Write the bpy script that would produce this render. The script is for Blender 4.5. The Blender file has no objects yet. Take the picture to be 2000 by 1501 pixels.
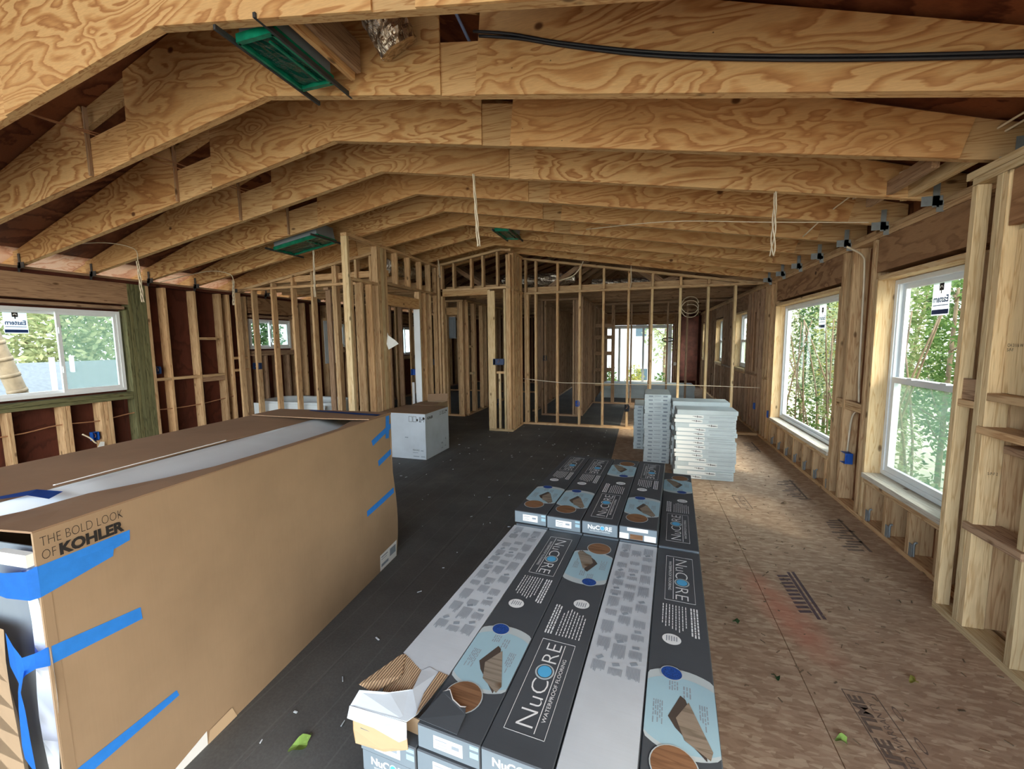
import bpy, bmesh, math, random
from mathutils import Vector, Matrix, Euler
from math import pi, sin, cos, radians

random.seed(7)
SC = bpy.context.scene
COL = SC.collection

# ------------------------------------------------------------------ camera, world, sun, exposure
CAM_H = 1.55
cd = bpy.data.cameras.new('camera')
cam = bpy.data.objects.new('camera', cd)
COL.objects.link(cam)
SC.camera = cam
cd.sensor_width = 36.0
cd.lens = 36.0 * 819.7 / 2000.0
cd.clip_start = 0.02
cd.clip_end = 300
cam.matrix_world = (Matrix.Translation((0, 0, CAM_H)) @ Matrix.Rotation(radians(17.256), 4, 'Z')
                    @ Matrix.Rotation(radians(90 - 5.872), 4, 'X') @ Matrix.Rotation(radians(-0.58), 4, 'Z'))

wd = bpy.data.worlds.new('world')
SC.world = wd
wd.use_nodes = True
nt = wd.node_tree
nt.nodes.clear()
wo = nt.nodes.new('ShaderNodeOutputWorld')
bg = nt.nodes.new('ShaderNodeBackground')
sky = nt.nodes.new('ShaderNodeTexSky')
sky.sky_type = 'NISHITA'
sky.sun_disc = False
sky.sun_elevation = radians(34)
sky.sun_rotation = radians(125)
sky.air_density = 1.0
sky.dust_density = 3.0
mixw = nt.nodes.new('ShaderNodeMix')
mixw.data_type = 'RGBA'
mixw.inputs[0].default_value = 0.72
skm = nt.nodes.new('ShaderNodeMix')
skm.data_type = 'RGBA'
skm.blend_type = 'MULTIPLY'
skm.inputs[0].default_value = 1.0
skm.inputs[7].default_value = (0.25, 0.25, 0.25, 1)
nt.links.new(sky.outputs[0], skm.inputs[6])
nt.links.new(skm.outputs[2], mixw.inputs[6])
mixw.inputs[7].default_value = (0.86, 0.95, 1.0, 1)
nt.links.new(mixw.outputs[2], bg.inputs[0])
bg.inputs[1].default_value = 2.9
nt.links.new(bg.outputs[0], wo.inputs[0])

sd = bpy.data.lights.new('sun', 'SUN')
sd.energy = 1.6
sd.angle = radians(8)
sd.color = (1.0, 0.9, 0.74)
sun = bpy.data.objects.new('sun', sd)
COL.objects.link(sun)
sun.rotation_euler = Vector((0.72, -0.42, 0.55)).to_track_quat('Z', 'Y').to_euler()

SC.view_settings.view_transform = 'Standard'
SC.view_settings.look = 'None'
SC.view_settings.exposure = 1.22
SC.view_settings.gamma = 1.0
SC.view_settings.use_curve_mapping = False
SC.cycles.max_bounces = 9
SC.cycles.diffuse_bounces = 6
SC.cycles.transparent_max_bounces = 12
SC.cycles.use_denoising = True
SC.cycles.sample_clamp_indirect = 8.0
SC.cycles.caustics_reflective = False
SC.cycles.caustics_refractive = False


# ------------------------------------------------------------------ materials
def lin(r, g, b):
    f = lambda c: (c / 255 / 12.92) if c / 255 <= 0.04045 else ((c / 255 + 0.055) / 1.055) ** 2.4
    return (f(r), f(g), f(b), 1.0)


class NT:
    def __init__(s, name):
        s.m = bpy.data.materials.new(name)
        s.m.use_nodes = True
        s.t = s.m.node_tree
        s.t.nodes.clear()
        s.out = s.n('ShaderNodeOutputMaterial')
        s.p = s.n('ShaderNodeBsdfPrincipled')
        s.l(s.p.outputs[0], s.out.inputs[0])

    def n(s, t, **k):
        x = s.t.nodes.new(t)
        for a, v in k.items():
            setattr(x, a, v)
        return x

    def l(s, a, b):
        s.t.links.new(a, b)

    def coords(s, scale=(1, 1, 1), rnd=True):
        tc = s.n('ShaderNodeTexCoord')
        mp = s.n('ShaderNodeMapping')
        mp.inputs['Scale'].default_value = scale
        if rnd:
            oi = s.n('ShaderNodeObjectInfo')
            mu = s.n('ShaderNodeMath', operation='MULTIPLY')
            mu.inputs[1].default_value = 57.0
            s.l(oi.outputs['Random'], mu.inputs[0])
            ad = s.n('ShaderNodeVectorMath', operation='ADD')
            s.l(tc.outputs['Object'], ad.inputs[0])
            s.l(mu.outputs[0], ad.inputs[1])
            s.l(ad.outputs[0], mp.inputs['Vector'])
        else:
            s.l(tc.outputs['Object'], mp.inputs['Vector'])
        return mp.outputs[0]

    def noise(s, vec, scale, detail=3, rough=0.5, dist=0.0):
        x = s.n('ShaderNodeTexNoise')
        x.inputs['Scale'].default_value = scale
        x.inputs['Detail'].default_value = detail
        x.inputs['Roughness'].default_value = rough
        x.inputs['Distortion'].default_value = dist
        s.l(vec, x.inputs['Vector'])
        return x.outputs['Fac']

    def math(s, op, a, b=None, c=None):
        x = s.n('ShaderNodeMath', operation=op)
        for i, v in enumerate((a, b, c)):
            if v is None:
                continue
            if isinstance(v, (int, float)):
                x.inputs[i].default_value = v
            else:
                s.l(v, x.inputs[i])
        return x.outputs[0]

    def ramp(s, fac, stops, interp='LINEAR'):
        x = s.n('ShaderNodeValToRGB')
        x.color_ramp.interpolation = interp
        e = x.color_ramp.elements
        while len(e) < len(stops):
            e.new(0.5)
        for el, (p, c) in zip(e, stops):
            el.position = p
            el.color = c if len(c) == 4 else (*c, 1)
        s.l(fac, x.inputs[0])
        return x.outputs[0]

    def mix(s, fac, a, b, mode='MIX'):
        x = s.n('ShaderNodeMix', data_type='RGBA', blend_type=mode)
        for i, v in ((0, fac), (6, a), (7, b)):
            if isinstance(v, (int, float)):
                x.inputs[i].default_value = v
            elif isinstance(v, tuple):
                x.inputs[i].default_value = v
            else:
                s.l(v, x.inputs[i])
        return x.outputs[2]

    def bump(s, h, strength=0.3, dist=0.002):
        b = s.n('ShaderNodeBump')
        b.inputs['Strength'].default_value = strength
        b.inputs['Distance'].default_value = dist
        s.l(h, b.inputs['Height'])
        s.l(b.outputs[0], s.p.inputs['Normal'])

    def col(s, c):
        if isinstance(c, tuple):
            s.p.inputs['Base Color'].default_value = c
        else:
            s.l(c, s.p.inputs['Base Color'])


def plain(name, c, rough=0.6, metal=0.0, var=0.12, vscale=8, spec=None, bump=0.0):
    t = NT(name)
    v = t.coords((1, 1, 1))
    n = t.noise(v, vscale, 3)
    dark = tuple(x * (1 - var) for x in c[:3]) + (1,)
    lite = tuple(min(1, x * (1 + var)) for x in c[:3]) + (1,)
    t.col(t.ramp(n, [(0.3, dark), (0.7, lite)]))
    t.p.inputs['Roughness'].default_value = rough
    t.p.inputs['Metallic'].default_value = metal
    if spec is not None:
        t.p.inputs['Specular IOR Level'].default_value = spec
    if bump:
        t.bump(t.noise(v, vscale * 6, 2), bump, 0.003)
    return t.m


def plywood(name, lite, mid, dark, knots=True, bands=13.0, rough=0.75, nails=False):
    t = NT(name)
    v = t.coords((0.75, 1.0, 2.4))
    n1 = t.noise(v, 1.7, 2.6, 0.5, 0.7)
    n2 = t.noise(t.coords((2.2, 12.0, 15.0)), 2.2, 3, 0.55)
    s = t.math('ADD', t.math('MULTIPLY', n1, bands), t.math('MULTIPLY', n2, 0.75))
    fr = t.math('FRACT', s)
    # asymmetric growth-ring contour: slow rise to the late wood, sharp fall
    c = t.ramp(fr, [(0.0, lite), (0.38, lite), (0.60, mid), (0.88, dark), (0.95, mid), (1.0, lite)])
    big = t.noise(t.coords((0.5, 1, 1.3)), 0.9, 2)
    c = t.mix(t.ramp(big, [(0.4, (0, 0, 0)), (0.68, (0.55, 0.55, 0.55))]), c, mid)
    fib = t.noise(t.coords((6, 60, 60)), 4, 2)
    c = t.mix(0.22, c, t.ramp(fib, [(0.3, (0.35, 0.35, 0.35)), (0.7, (1, 1, 1))]), 'MULTIPLY')
    if knots:
        vo = t.n('ShaderNodeTexVoronoi')
        vo.inputs['Scale'].default_value = 1.9
        t.l(t.coords((1, 1, 1.3)), vo.inputs['Vector'])
        k = t.ramp(vo.outputs['Distance'], [(0.0, (1, 1, 1)), (0.035, (0.9, 0.9, 0.9)), (0.06, (0, 0, 0))])
        c = t.mix(k, c, (dark[0] * 0.25, dark[1] * 0.2, dark[2] * 0.2, 1))
    if nails:
        vn = t.n('ShaderNodeTexVoronoi')
        vn.inputs['Scale'].default_value = 8.0
        vn.inputs['Randomness'].default_value = 0.75
        t.l(t.coords((1, 0.01, 1)), vn.inputs['Vector'])
        c = t.mix(t.ramp(vn.outputs['Distance'], [(0.0, (0.8, 0.8, 0.8)), (0.024, (0.7, 0.7, 0.7)), (0.034, (0, 0, 0))]), c, (0.05, 0.035, 0.025, 1))
    oi = t.n('ShaderNodeObjectInfo')
    tint = t.ramp(oi.outputs['Random'], [(0, (0.90, 0.88, 0.86)), (0.5, (1, 0.98, 0.95)), (1, (1.0, 0.93, 0.86))])
    c = t.mix(1.0, c, tint, 'MULTIPLY')
    t.col(c)
    t.p.inputs['Roughness'].default_value = rough
    t.p.inputs['Specular IOR Level'].default_value = 0.2
    t.bump(fr, 0.08, 0.002)
    return t.m


def lumber(name, lite, dark, knot=(0.10, 0.05, 0.02, 1), var=0.25, stain=0.3):
    """Sawn board with the grain along the board's own X axis."""
    t = NT(name)
    v = t.coords((0.35, 5, 5))
    n = t.noise(v, 4.0, 3, 0.5, 0.3)
    s = t.math('FRACT', t.math('MULTIPLY', n, 7.0))
    c = t.ramp(s, [(0.0, lite), (0.55, lite), (0.85, dark), (1.0, lite)])
    fib = t.noise(t.coords((3, 70, 70)), 5, 2)
    c = t.mix(0.3, c, t.ramp(fib, [(0.3, (0.5, 0.48, 0.45)), (0.7, (1, 1, 1))]), 'MULTIPLY')
    st = t.noise(t.coords((1, 1.5, 1.5)), 2.2, 4, 0.6)
    c = t.mix(t.ramp(st, [(0.45, (0, 0, 0)), (0.8, (stain, stain, stain))]), c, (dark[0] * 0.55, dark[1] * 0.55, dark[2] * 0.55, 1))
    vo = t.n('ShaderNodeTexVoronoi')
    vo.inputs['Scale'].default_value = 3.4
    t.l(t.coords((1, 2.2, 2.2)), vo.inputs['Vector'])
    k = t.ramp(vo.outputs['Distance'], [(0.0, (0.9, 0.9, 0.9)), (0.07, (0.7, 0.7, 0.7)), (0.12, (0, 0, 0))])
    c = t.mix(k, c, knot)
    oi = t.n('ShaderNodeObjectInfo')
    a = 1 - var
    tint = t.ramp(oi.outputs['Random'], [(0, (a, a * 0.97, a * 0.93)), (0.5, (1, 0.99, 0.97)), (1, (1.0, 0.92, 0.84))])
    c = t.mix(1.0, c, tint, 'MULTIPLY')
    t.col(c)
    t.p.inputs['Roughness'].default_value = 0.8
    t.p.inputs['Specular IOR Level'].default_value = 0.2
    t.bump(fib, 0.15, 0.001)
    return t.m


M = {}
M['ply'] = plywood('truss_plywood', lin(216, 178, 128), lin(198, 152, 102), lin(168, 118, 76), nails=True)
M['chord'] = lumber('truss_lumber', lin(220, 184, 136), lin(186, 140, 94))
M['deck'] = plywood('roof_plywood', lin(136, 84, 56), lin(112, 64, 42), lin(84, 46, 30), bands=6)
M['eave'] = plywood('lit_eave_plywood', lin(240, 206, 184), lin(232, 186, 160), lin(214, 160, 134))  # brightness of the lit eave underside put into a pale pink colour
M['sill_white'] = lumber('weathered_pale_sill', lin(222, 220, 210), lin(196, 190, 176), stain=.2)
M['stud'] = lumber('stud_pine', lin(222, 190, 148), lin(188, 148, 108))
M['stud_pale'] = lumber('stud_spruce', lin(232, 210, 168), lin(206, 176, 132))
M['stud_old'] = lumber('stud_weathered', lin(182, 152, 124), lin(144, 114, 92))
M['header'] = plywood('header_plywood', lin(176, 140, 106), lin(160, 124, 92), lin(132, 98, 72), bands=6)
M['green'] = lumber('treated_lumber', lin(124, 124, 90), lin(88, 90, 64), var=0.15)
M['jamb'] = lumber('jamb_pine', lin(232, 206, 164), lin(212, 174, 126), var=0.08, stain=0.08)
M['sheath_red'] = plywood('red_sheathing', lin(92, 50, 39), lin(86, 46, 36), lin(74, 39, 31), bands=6)
M['sheath_brown'] = plywood('brown_sheathing', lin(148, 100, 68), lin(122, 80, 54), lin(92, 58, 40), bands=5)
M['steel'] = plain('galvanised_steel', lin(150, 158, 160), 0.5, 0.35, 0.15, 20)
M['darksteel'] = plain('dark_steel', lin(70, 72, 74), 0.5, 0.5, 0.2, 20)
M['blue_plastic'] = plain('blue_box_plastic', lin(28, 88, 180), 0.5, 0, 0.08)
M['blue_dark'] = plain('dark_blue_plastic', lin(30, 52, 92), 0.5, 0, 0.1)
M['tape'] = plain('blue_tape', lin(38, 128, 220), 0.7, 0, 0.06, 30, bump=0.15)
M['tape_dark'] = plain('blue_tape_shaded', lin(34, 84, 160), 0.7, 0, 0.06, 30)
M['vinyl'] = plain('white_vinyl', lin(232, 238, 242), 0.4, 0, 0.02)
M['black'] = plain('black_rubber', lin(28, 30, 38), 0.5)
M['ink'] = plain('black_ink', lin(34, 30, 28), 0.8)
M['cable'] = plain('cream_cable', lin(226, 212, 186), 0.5)
M['cable_brown'] = plain('tan_cable', lin(176, 128, 92), 0.5)
M['cable_blue'] = plain('grey_blue_cable', lin(110, 128, 168), 0.5)
M['green_plastic'] = plain('green_film', lin(14, 110, 84), 0.22, 0, 0.3, 14, bump=0.4)
M['green_dark'] = plain('dark_green_film', lin(8, 66, 54), 0.12, 0, 0.3, 10, bump=0.9)
M['white_print'] = plain('white_print', lin(232, 238, 240), 0.6, 0, 0.02)
M['blue_print'] = plain('blue_print', lin(84, 176, 226), 0.6, 0, 0.04)
M['navy_print'] = plain('navy_speckle_print', lin(24, 70, 146), 0.6, 0, 0.5, 260)
M['pale_blue'] = plain('pale_blue_print', lin(156, 192, 206), 0.6, 0, 0.03)
M['grey_print'] = plain('grey_print', lin(140, 152, 162), 0.7, 0, 0.1)
M['ring_print'] = plain('light_ring_print', lin(184, 198, 202), 0.6, 0, 0.03)
M['plank_print'] = lumber('plank_print', lin(150, 142, 130), lin(124, 116, 104), var=0.02)
M['plank_dark'] = plain('plank_edge_print', lin(74, 66, 60), 0.6)
M['brown_print'] = lumber('oak_print', lin(146, 112, 84), lin(120, 90, 66), var=0.05)
M['label'] = plain('paper_label', lin(240, 243, 240), 0.7, 0, 0.02)
M['pink'] = plain('pink_insulation', lin(228, 166, 150), 0.85, 0, 0.25, 6, bump=0.8)
M['tub'] = plain('white_enamel', lin(214, 224, 228), 0.25, 0, 0.03)
M['leaf'] = plain('green_leaf', lin(134, 170, 84), 0.6, 0, 0.2, 30)
M['pipe'] = plain('white_pipe', lin(222, 226, 230), 0.35, 0, 0.03)
M['drywall'] = plain('pale_board', lin(212, 222, 230), 0.6, 0, 0.04)
M['grey_panel'] = plain('grey_panel', lin(120, 130, 138), 0.5, 0, 0.08)


def m_foil():
    t = NT('crumpled_foil')
    v = t.coords((1, 1, 0.35))
    n = t.noise(v, 28, 4, 0.6, 1.0)
    t.col(t.ramp(n, [(0.3, lin(120, 104, 88)), (0.6, lin(236, 226, 210))]))
    t.p.inputs['Metallic'].default_value = 0.9
    t.p.inputs['Roughness'].default_value = 0.25
    t.bump(n, 1.0, 0.02)
    return t.m


M['foil'] = m_foil()


def m_card(name, c, rough=0.8, streak=0.06):
    t = NT(name)
    n = t.noise(t.coords((1, 1, 1)), 3.0, 4, 0.6)
    f = t.noise(t.coords((1, 40, 1)), 6, 2)
    d = tuple(x * 0.86 for x in c[:3]) + (1,)
    a = t.ramp(n, [(0.3, d), (0.6, c), (0.8, tuple(min(1, x * 1.07) for x in c[:3]) + (1,))])
    a = t.mix(streak, a, t.ramp(f, [(0.3, (0.5, 0.5, 0.5)), (0.7, (1, 1, 1))]), 'MULTIPLY')
    t.col(a)
    t.p.inputs['Roughness'].default_value = rough
    t.p.inputs['Specular IOR Level'].default_value = 0.25
    t.bump(n, 0.25, 0.01)
    return t.m


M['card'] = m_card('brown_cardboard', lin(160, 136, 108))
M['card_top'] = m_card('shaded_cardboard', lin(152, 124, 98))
M['card_in'] = m_card('corrugated_inside', lin(188, 164, 128))
M['white_card'] = m_card('white_cardboard', lin(196, 206, 214), 0.6)
M['white_card2'] = m_card('white_carton', lin(206, 218, 220), 0.65)
M['grey_card'] = m_card('worn_grey_carton', lin(150, 150, 148), 0.8)
M['dark_card'] = m_card('charcoal_printed_card', lin(76, 82, 88), 0.5)
M['end_card'] = m_card('grey_printed_card', lin(124, 138, 148), 0.5)


def m_corr():
    t = NT('torn_corrugation')
    w = t.n('ShaderNodeTexWave')
    w.inputs['Scale'].default_value = 42
    w.inputs['Distortion'].default_value = 0.6
    t.l(t.coords((1, 0.15, 1), False), w.inputs['Vector'])
    t.col(t.ramp(w.outputs['Fac'], [(0.25, lin(128, 104, 80)), (0.65, lin(196, 170, 136))]))
    t.p.inputs['Roughness'].default_value = 0.85
    t.bump(w.outputs['Fac'], 0.8, 0.004)
    return t.m


M['corr'] = m_corr()


def m_osb():
    t = NT('osb_subfloor')
    v = t.coords((1, 1, 1), False)
    base = t.noise(v, 3.0, 4, 0.6)
    c = t.ramp(base, [(0.3, lin(166, 138, 114)), (0.55, lin(184, 156, 130)), (0.75, lin(198, 172, 146))])
    for i, (ang, sc) in enumerate(((0.15, 1.0), (1.2, 1.1), (2.2, 0.95), (2.8, 1.05), (0.7, .9))):
        mp = t.n('ShaderNodeMapping')
        mp.inputs['Rotation'].default_value = (0, 0, ang)
        mp.inputs['Scale'].default_value = (20 * sc, 62 * sc, 1)
        t.l(v, mp.inputs['Vector'])
        vo = t.n('ShaderNodeTexVoronoi')
        vo.inputs['Scale'].default_value = 1.0
        t.l(mp.outputs[0], vo.inputs['Vector'])
        sep = t.n('ShaderNodeSeparateColor')
        t.l(vo.outputs['Color'], sep.inputs[0])
        msk = t.ramp(sep.outputs[0], [(0.66, (0, 0, 0)), (0.72, (0.55, 0.55, 0.55))])
        tone = t.ramp(sep.outputs[1], [(0.0, lin(146, 116, 92)), (0.5, lin(180, 152, 126)), (1.0, lin(222, 200, 170))])
        c = t.mix(msk, c, tone)
    dirt = t.noise(v, 1.1, 5, 0.65)
    c = t.mix(t.ramp(dirt, [(0.42, (0, 0, 0)), (0.75, (0.45, 0.45, 0.45))]), c, lin(136, 116, 100))
    red = t.n('ShaderNodeTexGradient', gradient_type='SPHERICAL')  # warm pool of sunlight painted into the floor colour
    mp = t.n('ShaderNodeMapping')
    mp.vector_type = 'TEXTURE'
    mp.inputs['Location'].default_value = (0.80, 2.62, 0)
    mp.inputs['Rotation'].default_value = (0, 0, 0.25)
    mp.inputs['Scale'].default_value = (0.16, 0.55, 1)
    g = t.n('ShaderNodeTexCoord')
    t.l(g.outputs['Object'], mp.inputs['Vector'])
    t.l(mp.outputs[0], red.inputs[0])
    rn = t.math('MULTIPLY', red.outputs[1], t.noise(v, 9, 3))
    c = t.mix(t.ramp(rn, [(0.02, (0, 0, 0)), (0.4, (0.55, 0.55, 0.55))]), c, lin(206, 128, 104))
    t.col(c)
    t.p.inputs['Roughness'].default_value = 0.85
    t.p.inputs['Specular IOR Level'].default_value = 0.2
    t.bump(t.noise(v, 40, 3), 0.3, 0.003)
    return t.m


M['osb'] = m_osb()


def m_felt():
    t = NT('black_felt_paper')
    v = t.coords((1, 1, 1), False)
    n = t.noise(v, 2.0, 5, 0.65)
    f = t.noise(v, 90, 2)
    c = t.ramp(n, [(0.3, lin(76, 77, 77)), (0.6, lin(94, 95, 94)), (0.8, lin(116, 116, 113))])
    c = t.mix(0.35, c, t.ramp(f, [(0.35, (0.55, 0.55, 0.55)), (0.7, (1.1, 1.1, 1.1))]), 'MULTIPLY')
    w = t.n('ShaderNodeTexWave')
    w.bands_direction = 'X'
    w.inputs['Scale'].default_value = 1.9
    w.inputs['Distortion'].default_value = 1.4
    w.inputs['Detail Scale'].default_value = 0.4
    t.l(v, w.inputs['Vector'])
    c = t.mix(t.ramp(w.outputs['Fac'], [(0.99, (0, 0, 0)), (1.0, (0.16, 0.16, 0.16))]), c, lin(140, 140, 138))
    t.col(c)
    t.p.inputs['Roughness'].default_value = 0.75
    t.bump(f, 0.25, 0.002)
    return t.m


M['felt'] = m_felt()


def m_glass(name='window_glass', tint=(0.96, 0.99, 0.985, 1)):
    t = NT(name)
    t.t.nodes.remove(t.p)
    tr = t.n('ShaderNodeBsdfTransparent')
    tr.inputs[0].default_value = tint
    gl = t.n('ShaderNodeBsdfGlossy')
    gl.inputs['Roughness'].default_value = 0.02
    lw = t.n('ShaderNodeLayerWeight')
    lw.inputs[0].default_value = 0.12
    fr = t.n('ShaderNodeMath', operation='MULTIPLY')
    fr.inputs[1].default_value = 0.35
    t.l(lw.outputs['Facing'], fr.inputs[0])
    mx = t.n('ShaderNodeMixShader')
    t.l(fr.outputs[0], mx.inputs[0])
    t.l(tr.outputs[0], mx.inputs[1])
    t.l(gl.outputs[0], mx.inputs[2])
    t.l(mx.outputs[0], t.out.inputs[0])
    return t.m


M['glass'] = m_glass()


def m_screen():
    t = NT('insect_mesh')
    t.t.nodes.remove(t.p)
    tr = t.n('ShaderNodeBsdfTransparent')
    df = t.n('ShaderNodeBsdfTranslucent')
    df.inputs[0].default_value = lin(92, 118, 104)
    mx = t.n('ShaderNodeMixShader')
    mx.inputs[0].default_value = 0.5
    t.l(tr.outputs[0], mx.inputs[1])
    t.l(df.outputs[0], mx.inputs[2])
    t.l(mx.outputs[0], t.out.inputs[0])
    return t.m


M['screen'] = m_screen()


def m_foliage(name, a, b, c):
    t = NT(name)
    n = t.noise(t.coords((1, 1, 1)), 3.0, 3)
    t.col(t.ramp(n, [(0.3, a), (0.5, b), (0.7, c)]))
    t.p.inputs['Roughness'].default_value = 0.7
    t.p.inputs['Specular IOR Level'].default_value = 0.2
    tl = t.n('ShaderNodeBsdfTranslucent')
    t.l(t.p.inputs['Base Color'].links[0].from_socket, tl.inputs[0])
    mx = t.n('ShaderNodeMixShader')
    mx.inputs[0].default_value = 0.5
    t.l(t.p.outputs[0], mx.inputs[1])
    t.l(tl.outputs[0], mx.inputs[2])
    t.l(mx.outputs[0], t.out.inputs[0])
    return t.m


M['fol_green'] = m_foliage('foliage_green', lin(44, 70, 34), lin(84, 112, 56), lin(128, 150, 84))
M['fol_yellow'] = m_foliage('foliage_yellow', lin(104, 116, 52), lin(158, 158, 78), lin(196, 184, 110))
M['fol_dark'] = m_foliage('foliage_dark', lin(30, 54, 34), lin(56, 84, 52), lin(84, 112, 72))
M['fol_pale'] = m_foliage('foliage_pale', lin(120, 134, 98), lin(158, 166, 124), lin(188, 190, 150))
M['bark'] = plain('bark', lin(118, 100, 78), 0.9, 0, 0.4, 9, bump=0.6)
M['palm_bark'] = plain('palm_bark', lin(126, 112, 92), 0.9, 0, 0.25, 9, bump=0.6)
M['shingle'] = plain('grey_shingle', lin(84, 90, 96), 0.9, 0, 0.15, 12)
M['siding'] = plain('white_siding', lin(178, 184, 188), 0.7, 0, 0.04)
M['pale_ground'] = plain('bounce_ground', lin(176, 168, 148), 0.9, 0, 0.15, 4)  # ground colour made pale to bounce daylight up under the eaves
M['deckboard'] = lumber('deck_board', lin(214, 160, 108), lin(178, 120, 76))
M['dark_glass'] = plain('dark_pane', lin(70, 86, 96), 0.1, 0, 0.1)


# ------------------------------------------------------------------ object helpers
def link(o, parent=None):
    COL.objects.link(o)
    if parent is not None:
        o.parent = parent
    return o


def tag(o, label=None, cat=None, group=None, kind=None):
    if label: o['label'] = label
    if cat: o['category'] = cat
    if group: o['group'] = group
    if kind: o['kind'] = kind
    return o


def thing(name, label, cat, loc=(0, 0, 0), rz=0.0, group=None, kind=None):
    o = bpy.data.objects.new(name, None)
    o.empty_display_size = 0.1
    o.location = loc
    o.rotation_euler = (0, 0, rz)
    link(o)
    return tag(o, label, cat, group, kind)


def mesh_obj(name, verts, faces, mat, parent=None, smooth=False):
    me = bpy.data.meshes.new(name)
    me.from_pydata(verts, [], faces)
    me.update()
    if mat is not None:
        me.materials.append(mat)
    if smooth:
        for p in me.polygons:
            p.use_smooth = True
    return link(bpy.data.objects.new(name, me), parent)


_cache = {}


def box_mesh(L, a, b, mat, bev=0.002):
    key = (round(L, 4), round(a, 4), round(b, 4), mat.name, bev)
    if key in _cache:
        return _cache[key]
    bm = bmesh.new()
    bmesh.ops.create_cube(bm, size=1.0)
    for v in bm.verts:
        v.co = Vector((v.co.x * L, v.co.y * a, v.co.z * b))
    if bev and min(L, a, b) > bev * 3:
        bmesh.ops.bevel(bm, geom=bm.edges[:], offset=bev, segments=1, affect='EDGES', profile=0.5)
    me = bpy.data.meshes.new('board')
    bm.to_mesh(me)
    bm.free()
    me.materials.append(mat)
    _cache[key] = me
    return me


RX = Matrix.Identity(3)
RY = Matrix(((0, -1, 0), (1, 0, 0), (0, 0, 1)))
RZ = Matrix(((0, 0, -1), (0, 1, 0), (1, 0, 0)))


def ab(name, parent, x0, x1, y0, y1, z0, z1, mat, bev=0.002, axis=None):
    """Board between two corners; its own X axis runs along its length."""
    d = (abs(x1 - x0), abs(y1 - y0), abs(z1 - z0))
    i = axis if axis is not None else d.index(max(d))
    if i == 0:
        R, dims = RX, d
    elif i == 1:
        R, dims = RY, (d[1], d[0], d[2])
    else:
        R, dims = RZ, (d[2], d[1], d[0])
    o = bpy.data.objects.new(name, box_mesh(*dims, mat, bev))
    link(o, parent)
    o.matrix_local = Matrix.Translation(((x0 + x1) / 2, (y0 + y1) / 2, (z0 + z1) / 2)) @ R.to_4x4()
    return o


def rail(name, parent, p, q, w, d, mat, up=(0, 0, 1), bev=0.002):
    """Board from p to q; w across, d along 'up'."""
    p, q, up = Vector(p), Vector(q), Vector(up)
    x = (q - p).normalized()
    y = up.cross(x).normalized()
    z = x.cross(y)
    R = Matrix((x, y, z)).transposed()
    o = bpy.data.objects.new(name, box_mesh((q - p).length, w, d, mat, bev))
    link(o, parent)
    o.matrix_local = Matrix.Translation((p + q) / 2) @ R.to_4x4()
    return o


def prism_xz(name, parent, poly, y0, y1, mat):
    n = len(poly)
    v = [(x, y0, z) for x, z in poly] + [(x, y1, z) for x, z in poly]
    f = [tuple(range(n))[::-1] if False else tuple(range(n)), tuple(range(2 * n - 1, n - 1, -1))]
    f += [(i, i + n, (i + 1) % n + n, (i + 1) % n) for i in range(n)]
    o = mesh_obj(name, v, f, mat, parent)
    bm = bmesh.new(); bm.from_mesh(o.data)
    bmesh.ops.recalc_face_normals(bm, faces=bm.faces); bm.to_mesh(o.data); bm.free()
    return o


def flat(name, parent, pts, mat, th=0.0):
    """Flat sheet from 3D points, optionally given thickness along its normal."""
    pts = [Vector(p) for p in pts]
    n = len(pts)
    if th:
        c = (pts[1] - pts[0]).cross(pts[2] - pts[0]).normalized() * th
        v = pts + [p + c for p in pts]
        f = [tuple(range(n - 1, -1, -1)), tuple(range(n, 2 * n))] + [(i, (i + 1) % n, (i + 1) % n + n, i + n) for i in range(n)]
    else:
        v, f = pts, [tuple(range(n))]
    return mesh_obj(name, v, f, mat, parent)


def tube(name, parent, pts, r, mat, sides=6, smooth_path=True, r2=None):
    pts = [Vector(p) for p in pts]
    if smooth_path and len(pts) > 2:
        out = []
        P = [pts[0]] + pts + [pts[-1]]
        for i in range(1, len(P) - 2):
            for k in range(5):
                t = k / 5
                a, b, c, d = P[i - 1], P[i], P[i + 1], P[i + 2]
                out.append(0.5 * ((2 * b) + (c - a) * t + (2 * a - 5 * b + 4 * c - d) * t * t + (3 * b - a - 3 * c + d) * t ** 3))
        out.append(pts[-1])
        pts = out
    V, F = [], []
    for i, p in enumerate(pts):
        d = (pts[min(i + 1, len(pts) - 1)] - pts[max(i - 1, 0)])
        if d.length < 1e-9: d = Vector((0, 0, 1))
        d.normalize()
        u = d.orthogonal().normalized() if i == 0 else (u - d * u.dot(d)).normalized()
        w = d.cross(u)
        rr = r if r2 is None else r + (r2 - r) * i / (len(pts) - 1)
        for k in range(sides):
            a = 2 * pi * k / sides
            V.append(p + u * rr * cos(a) + w * rr * sin(a))
        if i:
            for k in range(sides):
                a, b = (i - 1) * sides + k, (i - 1) * sides + (k + 1) % sides
                F.append((a, b, b + sides, a + sides))
    F.append(tuple(range(sides))[::-1])
    F.append(tuple(range(len(V) - sides, len(V))))
    return mesh_obj(name, V, F, mat, parent, True)


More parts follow.
